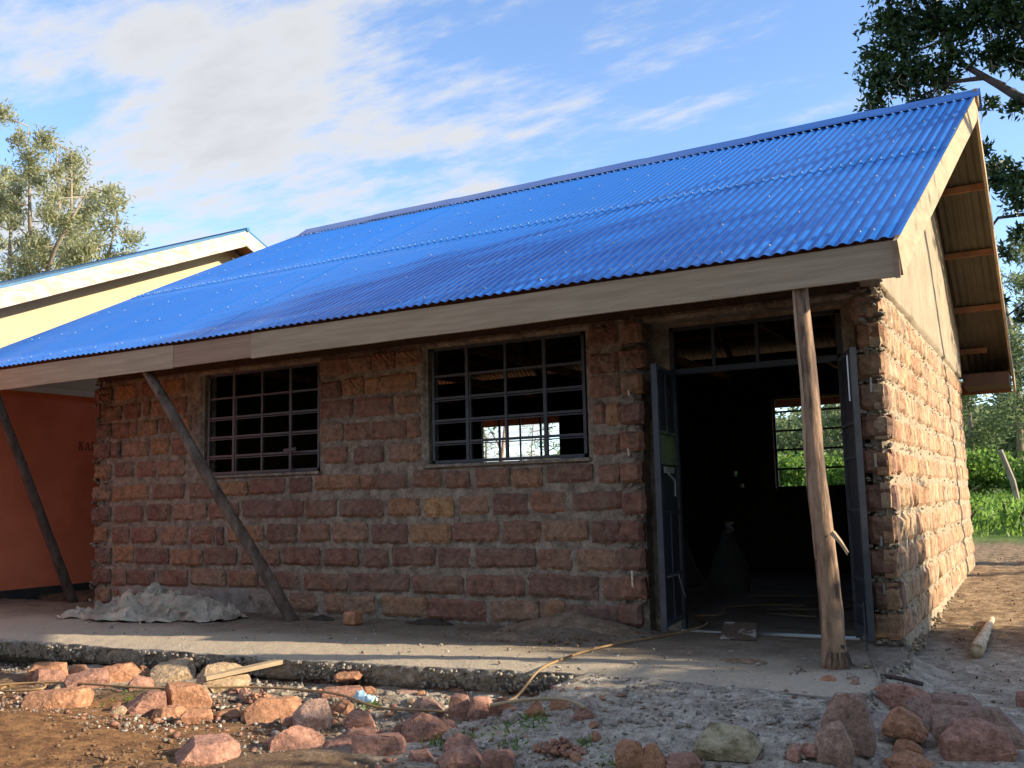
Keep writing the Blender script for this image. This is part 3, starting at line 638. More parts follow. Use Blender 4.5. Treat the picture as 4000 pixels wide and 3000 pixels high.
# lumpy mortar run down the door jamb and both raw ends of the wall
def lumps(mb, n, f, s0, s1, seed, m=0):
    r = random.Random(seed)
    for _ in range(n):
        c = f(r); s = r.uniform(s0, s1); v = [(c[0] + p[0] * s * r.uniform(.6, 1.4), c[1] + p[1] * s * r.uniform(.6, 1.3), c[2] + p[2] * s * r.uniform(.5, 1.0)) for p in ICO.tolist()]
        mb.add(v, ICF.tolist(), m)
lm_ = MB()
zc = [(ZR[a][1] + ZR[b][0]) / 2 for a, b in (("F", "E"), ("E", "D"), ("D", "C"), ("C", "B"), ("B", "A"), ("A", "G"), ("G", "H"), ("H", "I"), ("I", "J"), ("J", "K"))] + [2.65, .02]
for z in zc:
    lumps(lm_, 22, lambda r: (r.uniform(-1.24, -1.04), r.uniform(.012, .04), z + r.gauss(0, .010)), .009, .024, int(z * 100))
    lumps(lm_, 16, lambda r: (r.uniform(-3.22, -3.02), r.uniform(.008, .04), z + r.gauss(0, .012)), .008, .022, int(z * 100) + 1)
    lumps(lm_, 18, lambda r: (r.uniform(-10.14, -9.85), r.uniform(.0, .05), z + r.gauss(0, .02)), .012, .03, int(z * 100) + 2)
lumps(lm_, 70, lambda r: (r.uniform(-1.20, -1.03), r.uniform(-.01, .05), r.uniform(2.35, 2.78)), .014, .036, 77)
lumps(lm_, 60, lambda r: (r.uniform(-1.25, -1.0), r.uniform(-.03, .1), r.uniform(-.08, .04)), .012, .03, 78)
lm_.build("mortar_lumps", [M["mortar"]], front)["kind"] = "stuff"

# ---- gable wall on the right
gab = MB()
def gable(mb, xo, xi, sgn, z_in):
    """gable end between planes xo (outside) and xi (inside), following the roof slope"""
    pts = [(.045, -.2), (YB, -.2), (YB, roof_z(YB) - .05), (3.6, roof_z(3.6) - .06), (.045, roof_z(.045) - .05)]
    n = len(pts); v = [(xo, y, z) for y, z in pts] + [(xi, y, z) for y, z in pts]
    f = [tuple(range(n)) if sgn > 0 else tuple(range(n))[::-1]]
    mb.add(v, f, 0)
    mb.add(v, [tuple(range(n, 2 * n))[::-1] if sgn > 0 else tuple(range(n, 2 * n))] + [(k, n + k, n + (k + 1) % n, (k + 1) % n) for k in range(n)], 1)
gable(gab, X1 - .045, X1 - .2, 1, 0)
relief(gab, "y", X1 - .045, 1, -.0, YB, -.15, 2.70, [], step=.03, amp=.013, seed=7, base=.034)
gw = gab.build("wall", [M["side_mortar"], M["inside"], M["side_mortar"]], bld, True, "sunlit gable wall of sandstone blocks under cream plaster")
for p in gw.data.polygons:
    if p.material_index != 2: p.use_smooth = False
side = []
zrow = sorted(ZR.values()) + []
for ri, (z0, z1) in enumerate(zrow):
    y = -.012 if ri % 2 else -.012
    first = True
    while y < YB - .1:
        wd = rs.uniform(.14, .31) if not first else rs.choice([.17, .26, .34])
        side.append((y + .004, min(y + wd, YB) - .008, z0 + rs.uniform(-.022, -.002), z1 + rs.uniform(.002, .022), first)); y += wd + rs.uniform(0, .02); first = False
side.sort(key=lambda s: s[0])
cap = 298 - n_stone
for s in side[:cap]:
    stone(s[0], s[1], s[2], s[3], gw, True, rs, rs.uniform(.05, .07))
rest = MB()
for s in side[cap:]:
    me = SS[(1.0, rs.randrange(6))]; wd = s[1] - s[0]; ht = s[3] - s[2]; pr = rs.uniform(.05, .065)
    b = len(rest.v)
    for v in me.vertices: rest.v.append((X1 - .03 - v.co.y * pr, (s[0] + s[1]) / 2 + v.co.x * wd, (s[2] + s[3]) / 2 + v.co.z * ht))
    for p in me.polygons: rest.f.append(tuple(b + i for i in p.vertices)); rest.m.append(0)
rest.build("stones", [M["side_stone"]], gw)["kind"] = "stuff"
# lumps of mortar oozing from the bed joints of the gable
lm_ = MB()
for z in zc[:-1]:
    lumps(lm_, 70, lambda r: (X1 - .022 + r.uniform(-.01, .012), r.uniform(-.02, 5.5), z + r.gauss(0, .012)), .007, .022, int(z * 100) + 5)
lumps(lm_, 200, lambda r: (X1 + r.uniform(-.01, .04), r.uniform(.0, 6.8), r.uniform(-.16, -.03) + .02), .010, .026, 79)
lm_.build("mortar_lumps", [M["side_mortar"]], gw)["kind"] = "stuff"
# plaster on the gable triangle
pl = MB(); nu, nv = 150, 60
def top(y): return roof_z(y) - .045
for i in range(nu + 1):
    y = -.03 + (YB + .03) * i / nu
    lo = 2.665 + .018 * noise.noise((y * 3, 0, 0)) + .010 * noise.noise((y * 11, 0, 0)); hi = top(y)
    for j in range(nv + 1):
        z = lo + (hi - lo) * j / nv
        d = .012 * noise.noise((y * 1.4, z * .8, 5)) + .005 * noise.noise((y * 7, z * 3, 5))
        pl.v.append((X1 + .022 + d if j else X1 - .03, y, z))
for i in range(nu):
    for j in range(nv):
        q = i * (nv + 1) + j; pl.f.append((q, q + nv + 1, q + nv + 2, q + 1)); pl.m.append(0)
for j in range(nv):                     # the return at the front corner
    pass
b = len(pl.v); pl.v += [(X1 + .022, -.03, 2.665), (X1 - .12, -.03, 2.665), (X1 - .12, -.03, 3.26), (X1 + .022, -.03, 3.26)]; pl.f.append((b, b + 3, b + 2, b + 1)); pl.m.append(0)
pl.build("plaster", [M["plaster"]], gw, True)

# ---- rear and left walls, floor
bw = MB()
B1 = (-8.96, -7.32, 1.42, 2.58); B2 = (-3.68, -1.98, 1.20, 2.58)
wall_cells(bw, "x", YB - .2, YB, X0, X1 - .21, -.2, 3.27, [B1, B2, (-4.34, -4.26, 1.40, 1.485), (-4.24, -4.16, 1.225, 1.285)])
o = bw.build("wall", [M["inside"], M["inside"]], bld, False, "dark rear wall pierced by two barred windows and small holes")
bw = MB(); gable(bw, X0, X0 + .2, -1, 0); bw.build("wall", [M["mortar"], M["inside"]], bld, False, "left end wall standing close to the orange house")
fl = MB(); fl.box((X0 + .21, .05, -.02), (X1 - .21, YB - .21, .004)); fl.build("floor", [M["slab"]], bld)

# ---- roof
def corr(mb, xs_fun, t0, t1, nrow, u0, u1, off, m_top=0, front_side=True, m_bot=1, pitch=.0875, amp=.0085, samp=8):
    """corrugated sheets; u runs along the eave, t up the slope"""
    nu = int(round((u1 - u0) / pitch * samp)); s = .567; L = math.hypot(1, s); nrm = Vector((0, -s / L, 1 / L)) if front_side else Vector((0, s / L, 1 / L))
    b = len(mb.v)
    for i in range(nu + 1):
        u = u0 + (u1 - u0) * i / nu; ph = u / pitch * 2 * math.pi
        for j in range(nrow + 1):
            t = t0 + (t1 - t0) * j / nrow; y = (-1.0 + 4.6 * t) if front_side else (8.2 - 4.6 * t)
            z = roof_z(y) + .012 * noise.noise((u * .35, t * 2, 0)); x = xs_fun(u, t)
            h = amp * math.sin(ph) + off
            mb.v.append((x + nrm.x * h, y + nrm.y * h, z + nrm.z * h))
    n1_ = (nu + 1) * (nrow + 1)
    for k in range(n1_): v = mb.v[b + k]; mb.v.append((v[0] - nrm.x * .0015, v[1] - nrm.y * .0015, v[2] - nrm.z * .0015))
    for i in range(nu):
        for j in range(nrow):
            q = b + i * (nrow + 1) + j; f = (q, q + nrow + 1, q + nrow + 2, q + 1)
            if not front_side: f = f[::-1]
            mb.f.append(f); mb.m.append(m_top); mb.f.append(tuple(k + n1_ for k in f[::-1])); mb.m.append(m_bot)
        for j in (0, nrow):
            q = b + i * (nrow + 1) + j; mb.f.append((q, q + nrow + 1, q + nrow + 1 + n1_, q + n1_)); mb.m.append(m_top)
def xroof(u, t):
    left = max(0.0, (-7.2 - u) / 5.0)
    return u + .34 * t * (1 if True else 0) + 1.88 * t * left
rf = empty("roof", (0, 0, 0)); rf.location = Vector((0, 0, 0)) - wloc(bld); rf.parent = bld
U0, U1 = -12.2, -.75; SH = 14; wdt = (U1 - U0) / SH
for row, (t0, t1, off) in enumerate(((0.0, .505, .008), (.487, 1.0, .0108))):
    for k in range(SH):
        mb = MB(); a = U0 + k * wdt; bb = a + wdt + (.05 if k < SH - 1 else 0)
        corr(mb, xroof, t0, t1, 7, a, min(bb, U1), off + (.0012 if k % 2 else 0))
        mb.build("roofing_sheet", [M["roof"], M["zinc"]], rf, True)
mb = MB(); corr(mb, lambda u, t: u + 2.1 * t * max(0.0, (-7.2 - u) / 4.8), 0, .99, 10, -12.0, -.42, .010, front_side=False); mb.build("roofing_sheet", [M["roof"], M["zinc"]], rf, True, "rear slope seen from below at the gable end")
# ridge cap with a rolled edge
rc = MB(); prof = [(3.36, roof_z(3.36) + .030), (3.40, roof_z(3.40) + .043), (3.57, 5.432), (3.60, 5.442), (3.63, 5.432), (3.80, roof_z(3.80) + .043), (3.84, roof_z(3.84) + .030)]
nseg = 60
for i in range(nseg + 1):
    x = -9.95 + 9.58 * i / nseg; sag = .012 * noise.noise((x * .5, 0, 3)) + (.008 if (i // 9) % 2 else 0)
    for (y, z) in prof: rc.v.append((x, y, z + sag))
for i in range(nseg):
    for j in range(len(prof) - 1):
        q = i * len(prof) + j; rc.f.append((q, q + len(prof), q + len(prof) + 1, q + 1)); rc.m.append(0)
rc.build("ridge_cap", [M["roof_dark"]], rf, False)
# nails with wide caps: 300 nearest singly, the rest joined
nm = MB()
for k in range(8): a = k * math.pi / 4; nm.v.append((math.cos(a) * .0115, math.sin(a) * .0115, 0)); 
for k in range(8): a = k * math.pi / 4; nm.v.append((math.cos(a) * .008, math.sin(a) * .008, .008))
for k in range(8): nm.f.append((k, (k + 1) % 8, 8 + (k + 1) % 8, 8 + k)); nm.m.append(0)
nm.f.append(tuple(range(8, 16))); nm.m.append(0)
b = len(nm.v); nm.tube([(0, 0, .006), (0, 0, .015)], .004, 5)
nail_me = np_mesh("roofing_nail", nm.v, nm.f, [M["nail"]], False, nm.m)
nails = []; pitch = .0875
def crest(u): return (math.floor(u / pitch) + .25) * pitch
for (t, every, jit) in ((.028, 3, .0), (.19, 4, .008), (.345, 5, .008), (.490, 1, .004), (.62, 5, .008), (.77, 4, .008), (.935, 1, .004)):
    k = 0; u = crest(-.80)
    while u > U0 + .05:
        tt = t + rs.uniform(-jit, jit); y = -1.0 + 4.6 * tt
        uu = u + (rs.choice([0, 0, pitch, -pitch]) if every > 1 else 0)
        if uu < U1 - .01: nails.append((xroof(uu, tt), y - .010, roof_z(y) + .0265))
        u -= pitch * every
cpos = Vector((0, -7.5, 1.12)); nails.sort(key=lambda p: (Vector(p) - cpos).length)
tilt = math.atan(.567)
for p in nails[:300]:
    o = link("nail", nail_me, rf, p); o.rotation_euler = (tilt, 0, 0)
nb = MB()
for p in nails[300:]:
    mt_ = Matrix.Translation(p) @ Matrix.Rotation(tilt, 4, "X"); nb.add([tuple(mt_ @ v.co) for v in nail_me.vertices], [tuple(q.vertices) for q in nail_me.polygons])
nb.build("nails", [M["nail"]], rf)["kind"] = "stuff"

M["soffit"] = mat("dark_old_timber", (0.085, 0.05, 0.034), .9, col2=(.055, .035, .025), nsc=6)
# ---- eave board in three lengths, rake boards
def board(name, p, q, wd, ht, mt, up=(0, 0, 1), parent=bld, label=None, seg=24, wav=.004):
    """plank with slightly wavering edges"""
    mb = MB(); p = Vector(p); q = Vector(q); d = (q - p).normalized(); u = Vector(up); u = (u - d * u.dot(d)).normalized(); r = d.cross(u)
    for i in range(seg + 1):
        c = p.lerp(q, i / seg); s_ = c.x * .9 + c.y
        for a, b_ in ((-1, -1), (1, -1), (1, 1), (-1, 1)):
            mb.v.append(tuple(c + r * a * wd / 2 + u * (b_ * ht / 2 + wav * 1.6 * noise.noise((s_, b_ * 3, 0)))))
    for i in range(seg):
        for k in range(4):
            a = i * 4 + k; b_ = i * 4 + (k + 1) % 4; mb.f.append((a, b_, b_ + 4, a + 4)); mb.m.append(0)
    mb.f.append((3, 2, 1, 0)); mb.m.append(0); e = seg * 4; mb.f.append((e, e + 1, e + 2, e + 3)); mb.m.append(0)
    o = mb.build(name, [mt], parent); 
    if label: o["label"] = label
    return o
ze = 2.632
board("fascia_board", (-12.2, -.965, ze), (-7.62, -.965, ze), .025, .235, M["wood"], label="long weathered fascia length at the left")
board("fascia_board", (-7.617, -.963, ze + .002), (-6.55, -.963, ze + .004), .025, .225, M["wood_red"], label="short reddish fascia length")
board("fascia_board", (-6.547, -.965, ze), (-.80, -.965, ze + .002), .027, .24, M["wood"], label="long weathered fascia length above the door")
board("rake_board", (-.775, -.985, 2.63), (-.43, 3.595, 5.235), .028, .235, M["rake"], seg=30, label="near sloping barge board in the sun")
board("rake_board", (-.43, 3.605, 5.235), (-.41, 8.24, 2.605), .028, .225, M["rake"], seg=30, label="far sloping barge board")
mb = MB(); mb.box((-.80, -.990, 2.50), (-.768, -.975, 2.745)); mb.build("end_block", [M["wood_red"]], bld)
mb = MB(); mb.box((-.44, 3.5, 5.27), (-.395, 3.70, 5.41)); mb.build("ridge_block", [M["rake"]], bld)
board("fascia_board", (-.45, 8.17, 2.62), (-12.0, 8.17, 2.62), .025, .2, M["truss"], label="rear fascia board")
# purlins on both slopes, rafters and ties
def pz(y, d=.045): return roof_z(y) - d
for y in (-.86, -.12, .62, 1.35, 2.0, 2.7, 3.42): board("purlin", (xroof(U0, (y + 1) / 4.6) + .3, y, pz(y)), (-.80 if y < 2.5 else -.62, y, pz(y)), .05, .05, M["truss"], seg=1)
for y, xe in ((3.78, -.44), (4.75, -.44), (5.75, -.44), (6.72, -.44), (7.55, -.70), (8.08, -.44)): board("purlin", (-10.4, y, pz(y)), (xe, y, pz(y)), .05, .075, M["truss"], seg=1)
for x in (-9.4, -7.7, -6.0, -4.3, -2.6):
    tr_ = MB()
    tr_.bar((x, -.9, pz(-.9, .12)), (x, 3.6, pz(3.6, .12)), .05, .09); tr_.bar((x, 3.6, pz(3.6, .12)), (x, 8.1, pz(8.1, .12)), .05, .09)
    tr_.bar((x + .03, 0, 2.93), (x + .03, 7.2, 2.93), .05, .10); tr_.bar((x + .03, 3.6, 2.93), (x + .03, 3.6, 5.2), .05, .08, up=(0, 1, 0))
    for yy in (1.6, 5.6): tr_.bar((x - .03, 3.6, 2.95), (x - .03, yy, pz(yy, .15)), .04, .08)
    tr_.build("roof_truss", [M["truss"]], bld)
mb = MB(); mb.box((-1.02, 7.24, 2.56), (-.445, 8.155, 2.73)); mb.build("soffit_board", [M["soffit"]], bld)

# ---- windows: unglazed steel casements
def window(rect, y, ncol, zrow_, parent, mt, dbl=True, bw_=.022, name="window"):
    a, b, z0, z1 = rect
    f = MB(); t = .028
    for (p, q) in (((a, y, z0 + t / 2), (b, y, z0 + t / 2)), ((a, y, z1 - t / 2), (b, y, z1 - t / 2))): f.bar(p, q, .035, t)
    for x in (a + t / 2, b - t / 2): f.bar((x, y, z0), (x, y, z1), t, .035, up=(0, 1, 0))
    fr_ = f.build(name, [mt], parent)
    for c in range(1, ncol):
        x = a + (b - a) * c / ncol + (-.01 if c == 1 else .004); mb_ = MB(); wd = .034 if c in (1, ncol - 1) else .024
        mb_.bar((x, y - .003, z0 + .01), (x, y - .003, z1 - .01), wd, .03, up=(0, 1, 0))
        if dbl and c == 1: mb_.bar((x + .030, y + .004, z0 + .01), (x + .030, y + .004, zrow_[-1]), .012, .03, up=(0, 1, 0))
        mb_.build("mullion", [mt], fr_)
    for r_i, z in enumerate(zrow_):
        mb_ = MB()
        mb_.bar((a + .02, y + .002, z), (b - .02, y + .002, z), .030, bw_)
        if dbl and r_i < len(zrow_) - 1: mb_.bar((a + .02, y - .014, z - .026), (b - .02, y - .014, z - .026), .010, .010)
        mb_.build("glazing_bar", [mt], fr_)
    return fr_
hz = lambda r: [r[2] + (r[3] - r[2]) * k for k in (.19, .375, .565, .755)]
w1 = window((W1[0] + .03, W1[1] - .03, W1[2] + .015, W1[3]), .085, 4, hz(W1), bld, M["steel"]); w1["label"] = "left steel casement window, empty of glass, with a catch stay"
w2 = window((W2[0] + .03, W2[1] - .03, W2[2] + .015, W2[3]), .085, 4, hz(W2), bld, M["steel"]); w2["label"] = "right steel casement window, empty of glass, with daylight showing through"
mb = MB(); mb.bar((-6.98, .04, 1.46), (-6.98, .04, 1.70), .018, .012, up=(0, 1, 0)); mb.bar((-7.07, .035, 1.695), (-6.90, .035, 1.705), .02, .03); mb.bar((-6.92, .03, 1.70), (-6.88, .02, 1.67), .016, .016); mb.build("stay", [M["steel"]], w1)
for W in (W1, W2):
    s_ = MB(); n = 40
    for i in range(n + 1):
        x = W[0] - .02 + (W[1] - W[0] + .04) * i / n; s_.v += [(x, -.005 + .008 * noise.noise((x * 6, 0, 0)), W[2] - .022), (x, -.002 + .01 * noise.noise((x * 7, 1, 0)), W[2] + .006 + .006 * noise.noise((x * 9, 3, 0))), (x, .2, W[2] + .016)]
    for i in range(n):
        for j in (0, 1): q = i * 3 + j; s_.f.append((q, q + 3, q + 4, q + 1)); s_.m.append(0)
    s_.build("window_sill", [M["mortar"]], front, True)
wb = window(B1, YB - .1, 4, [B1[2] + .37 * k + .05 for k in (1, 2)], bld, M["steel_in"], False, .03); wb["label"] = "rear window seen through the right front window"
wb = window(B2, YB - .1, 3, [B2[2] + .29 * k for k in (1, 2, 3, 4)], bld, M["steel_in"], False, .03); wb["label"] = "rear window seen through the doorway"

# ---- door frame, transom and two leaves standing open
fr = MB(); yf = .235
for x in (-2.785, -1.395): fr.bar((x, yf, .0), (x, yf, 2.56), .04, .05, up=(0, 1, 0))
fr.bar((-2.80, yf, 2.175), (-1.38, yf, 2.175), .05, .05); fr.bar((-2.80, yf, 2.545), (-1.38, yf, 2.545), .05, .03)
df = fr.build("door_frame", [M["steel_in"]], bld)
for x in (-2.42, -2.05, -1.72):
    mb = MB(); mb.bar((x, yf, 2.19), (x, yf, 2.54), .028, .03, up=(0, 1, 0)); mb.build("transom_bar", [M["steel_in"]], df)
mb = MB(); mb.box((-2.80, .19, -.01), (-1.38, .26, .018)); mb.build("threshold", [M["tin"]], df)
def leaf(hx, hy, fx, fy, zb0, zt, label, mirrored):
    root = MB(); h = Vector((hx, hy, 0)); f_ = Vector((fx, fy, 0)); d = (f_ - h).normalized(); nrm = Vector((-d.y, d.x, 0))
    def V3(s, z, o=0): p = h.lerp(f_, s) + nrm * o; return (p.x, p.y, z)
    L = (f_ - h).length
    root.bar(V3(.0, zb0), V3(.0, zt), .035, .035, up=tuple(d)); root.bar(V3(1, zb0 - .03), V3(1, zt), .045, .04, up=tuple(d))
    root.bar(V3(0, zb0 + .015), V3(1, zb0 + .015), .03, .04); root.bar(V3(0, zt - .02), V3(1, zt - .02), .03, .04)
    o = root.build("door", [M["steel"]], bld); o["label"] = label
    zr_ = [zb0 + .02, zb0 + .38, zb0 + .88, zb0 + 1.27, zb0 + 1.52, zt - .02]
    for k in range(len(zr_) - 1):
        pn = MB(); hi, lo = zr_[k + 1] - .01, zr_[k] + .01
        a, b_, c, e = V3(.02, lo, -.004 * mirrored), V3(.98, lo, -.004 * mirrored), V3(.98, hi, -.004 * mirrored), V3(.02, hi, -.004 * mirrored)
        pn.bar(((a[0] + e[0]) / 2, (a[1] + e[1]) / 2, (lo + hi) / 2), ((b_[0] + c[0]) / 2, (b_[1] + c[1]) / 2, (lo + hi) / 2), .003, hi - lo)
        pn.build("door_panel", [M["green"] if (k == 3 and mirrored > 0) else M["steel_in"]], o)
        if k:
            mb_ = MB(); mb_.bar(V3(0, zr_[k]), V3(1, zr_[k]), .032, .022); mb_.build("rail", [M["green"] if (k in (3, 4) and mirrored > 0) else M["steel"]], o)
    for s in (.52,):
        mb_ = MB(); mb_.bar(V3(s, zr_[0], .01), V3(s, zr_[2], .01), .012, .012, up=tuple(d)); mb_.build("rib", [M["steel"]], o)
        mb_ = MB(); mb_.bar(V3(s, zr_[4], .01), V3(s, zt - .04, .01), .014, .014, up=tuple(d)); mb_.build("rib", [M["steel"]], o)
    return o, V3
dl, VL = leaf(-2.78, .20, -2.71, -.42, .115, 2.17, "left steel door leaf with green primer patch, swung outward", 1)
dr, VR = leaf(-1.40, .22, -1.215, -.30, .105, 2.17, "right steel door leaf with a drop bolt, swung outward", -1)
mb = MB(); mb.tube([VR(.93, -.03, -.03), VR(.93, .34, -.03)], .009, 6); mb.bar(VR(.60, .30, -.035), VR(.96, .30, -.035), .012, .02); mb.build("bolt", [M["steel"]], dr)
mb = MB(); mb.tube([VR(.93, 1.78, -.03), VR(.93, 2.12, -.03)], .009, 6); mb.build("bolt", [M["tin"]], dr)
mb = MB(); mb.tube([VL(.75, 1.30, .04), VL(.55, 1.24, .06), VL(.5, 1.12, .05)], .010, 6); mb.bar(VL(.85, 1.33, .03), VL(.4, 1.33, .03), .02, .05); mb.build("lock", [M["tin"]], dl)
mb = MB(); mb.tube([VL(.9, .49, .03), VL(.5, .495, .05), VL(.45, .42, .06), VL(.25, .30, .06)], .006, 5); mb.build("wire", [M["tin"]], dl)
# galvanised ties left in the pier joints
for (x, z, h) in ((-3.10, 1.98, .06), (-3.12, 1.47, .06), (-3.13, .30, .21), (-1.145, 1.86, .11), (-1.15, 1.30, .10), (-1.15, .72, .07), (-1.15, .37, .08)):
    mb = MB(); mb.bar((x, -.022, z), (x + rs.uniform(-.006, .006), -.028, z + h), .016, .003, up=(0, 1, 0)); mb.build("tie_strip", [M["tin"]], front)
mb = MB(); mb.tube([(-9.93, -.03, 2.48), (-9.97, -.06, 2.50), (-9.98, -.05, 2.44), (-9.92, -.03, 2.42)], .008, 5); mb.build("wire", [M["poledark"]], bld)
# ------------------------------------------------------------------ neighbouring house
nbx = -12.0
nb_ = empty("plastered_house", (nbx - 4, 4.3, 0), "orange and cream plastered house with a teal roof and peeling white barge boards", "house")
NPY, NPZ, NS = 3.82, 5.72, .418
def nz_(y): return NPZ - NS * abs(y - NPY)
mb = MB(); v = [(nbx, -4.0, 2.80), (nbx, 10.6, 2.80), (nbx, 10.6, nz_(10.6) - .12), (nbx, NPY, NPZ - .14), (nbx, -4.0, nz_(-4.0) - .12)]
mb.add(v + [(x - .2, y, z) for x, y, z in v], [(0, 1, 2, 3, 4), (9, 8, 7, 6, 5)] + [(k, 5 + k, 5 + (k + 1) % 5, (k + 1) % 5) for k in range(5)]); mb.build("gable", [M["yellow"]], nb_)
mb = MB(); mb.box((nbx - .2, -4.0, .10), (nbx + .012, 10.6, 2.72)); mb.build("wall", [M["orange"]], nb_)
mb = MB(); mb.box((nbx - .2, -4.0, 2.722), (nbx + .05, 10.6, 2.80)); mb.build("ledge", [M["cream"]], nb_)
mb = MB(); mb.box((nbx - .2, -4.02, -.2), (nbx + .03, 10.6, .098)); mb.build("plinth", [M["black"]], nb_)
mb = MB(); mb.box((nbx - 9, -4.0, -.2), (nbx - .22, -3.8, 1.9)); mb.box((nbx - 9, 10.4, -.2), (nbx - .22, 10.6, 1.9)); mb.build("wall", [M["orange"]], nb_, False, "side walls of the orange house")
for (y0, y1) in ((-5.0, NPY + .03), (NPY - .03, 9.8)):
    zo = .135
    o = board("rake_board", (nbx + .5 + (.002 if y0 > 0 else 0), y0, NPZ - NS * (NPY - y0) - zo if y0 < 0 else NPZ + NS * .03 - zo), (nbx + .5 + (.002 if y0 > 0 else 0), y1, NPZ + NS * .03 - zo if y0 < 0 else nz_(y1) - zo), .03, .24, M["peel"], parent=nb_, seg=12)
mb = MB()
for (y0, y1) in ((-5.1, NPY), (NPY, 10.1)):
    n = 14
    for i in range(n): pass
    mb.add([(nbx + .52, y0, nz_(y0) + .03), (nbx + .52, y1, nz_(y1) + .03), (nbx - 10, y1, nz_(y1) + .03), (nbx - 10, y0, nz_(y0) + .03),
            (nbx + .52, y0, nz_(y0) - .005), (nbx + .52, y1, nz_(y1) - .005), (nbx - 10, y1, nz_(y1) - .005), (nbx - 10, y0, nz_(y0) - .005)],
           [(0, 1, 2, 3), (7, 6, 5, 4), (0, 4, 5, 1), (1, 5, 6, 2), (2, 6, 7, 3), (3, 7, 4, 0)])
mb.build("roof", [M["roof_teal"]], nb_)
mb = MB(); mb.tube([(nbx + .54, NPY, NPZ + .02), (nbx - 10, NPY, NPZ + .02)], .035, 8); mb.build("ridge_cap", [M["roof_teal"]], nb_)
mb = MB()
for (y0, y1) in ((-5.0, NPY), (NPY, 9.9)): mb.add([(nbx + .45, y0, nz_(y0) - .10), (nbx + .45, y1, nz_(y1) - .10), (nbx + .005, y1, nz_(y1) - .10), (nbx + .005, y0, nz_(y0) - .10)], [(0, 1, 2, 3)])
mb.build("soffit", [M["truss"]], nb_)
# painted slab-serif letters K A R (the rest runs on behind the stone wall)
LH = .118
GL = {"K": [[(0, 0), (.34, 0), (.34, .08), (.27, .08), (.27, .42), (.36, .52), (.58, .08), (.50, .08), (.50, 0), (.92, 0), (.92, .08), (.80, .08), (.47, .64), (.72, .92), (.86, .92), (.86, 1), (.50, 1), (.50, .92), (.58, .92), (.27, .56), (.27, .92), (.34, .92), (.34, 1), (0, 1), (0, .92), (.09, .92), (.09, .08), (0, .08)]],
      "A": [[(0, 0), (.28, 0), (.28, .08), (.20, .08), (.25, .24), (.22, .32), (.28, .32), (.45, .84), (.40, 1), (.36, 1), (.08, .08), (0, .08)], [(.25, .24), (.62, .24), (.60, .32), (.28, .32)], [(.45, .84), (.62, .24), (.66, .08), (.58, .08), (.58, 0), (.94, 0), (.94, .08), (.84, .08), (.54, 1), (.40, 1)]],
      "R": [[(0, 0), (.34, 0), (.34, .08), (.26, .08), (.26, .92), (.26, 1), (0, 1), (0, .92), (.08, .92), (.08, .08), (0, .08)], [(.26, .92), (.48, .92), (.56, .84), (.56, .62), (.48, .54), (.26, .54), (.26, .45), (.55, .46), (.70, .58), (.74, .74), (.68, .93), (.52, 1), (.26, 1)], [(.40, .45), (.55, .46), (.66, .38), (.74, .08), (.90, .08), (.90, 0), (.60, 0), (.50, .36)]]}
le = MB(); y = 1.135; zb = 1.962
for ch in "KAR":
    for poly in GL[ch]: le.add([(nbx + .014, y + px_ * LH * .80, zb + pz_ * LH * 1.0) for px_, pz_ in poly], [tuple(range(len(poly)))])
    y += .102
le.build("lettering", [M["black"]], nb_)

# ------------------------------------------------------------------ props under the veranda
def pole(name, p, q, r0, r1, mt, label, seed, n=14, seg=34, bend=.02, foot=0):
    mb = MB(); p = Vector(p); q = Vector(q); P = []; Rr = []
    for i in range(seg + 1):
        t = i / seg; c = p.lerp(q, t); c += Vector((noise.noise((t * 3, seed, 0)), noise.noise((t * 3, seed, 5)), 0)) * bend
        P.append(c); Rr.append((r0 + (r1 - r0) * t) * (1 + .05 * noise.noise((t * 9, seed, 2))) + foot * max(0, 1 - t * 18))
    mb.tube(P, Rr, n, 0, .035, seed)
    rr_ = random.Random(seed)
    root = mb.build(name, [mt], None, True); root["label"] = label; root["category"] = "timber pole"; root["group"] = "poles propping the eave"
    kn = MB()
    for _ in range(9):
        i = rr_.randrange(2, seg - 1); a = rr_.uniform(0, 6.28); kn_c = P[i] + Vector((math.cos(a), math.sin(a), 0)) * Rr[i] * .92
        lumps(kn, 1, lambda r: kn_c, .012, .024, i)
    kn.build("knot", [M["bark"]], root, True); return root, P
# the photograph's near pole: its sunlit side is peeled
rp_, RP = pole("timber_pole", (-1.33, -1.0, -.02), (-1.432, -.895, 2.60), .078, .052, M["pole"], "thick peeled pole standing before the doorway, lit by the sun on its right side", 3, foot=.012)
mb = MB(); mb.tube([(-1.29, -1.03, .86), (-1.24, -1.05, .80), (-1.19, -1.08, .735)], [.022, .014, .004], 5, 0, .3); mb.tube([(-1.24, -1.06, .79), (-1.2, -1.07, .72)], [.008, .003], 4); mb.build("splinter", [M["rake"]], rp_)
mb = MB()
for k in range(7): a = -1.6 + k * .45; mb.tube([(-1.33 + math.cos(a) * .075, -1.0 + math.sin(a) * .075, .10), (-1.33 + math.cos(a) * .10, -1.0 + math.sin(a) * .10, .02), (-1.33 + math.cos(a) * .14, -1.0 + math.sin(a) * .13, .002)], [.008, .006, .002], 4)
mb.build("bark_strip", [M["bark"]], rp_)
mb = MB(); na = 5
for i in range(24):
    c = RP[min(34, 14 + i)]; t_ = (14 + i) / 34; rr0 = (.078 + (.052 - .078) * t_) * (1 + .05 * noise.noise((t_ * 9, 3, 2))) + .0035
    for k in range(na):
        a_ = R(176 + (62 + 14 * noise.noise((i * .4, 1, 0))) * min(1, (i + 1) / 5) * k / (na - 1)); mb.v.append((c.x + math.cos(a_) * rr0, c.y + math.sin(a_) * rr0, c.z))
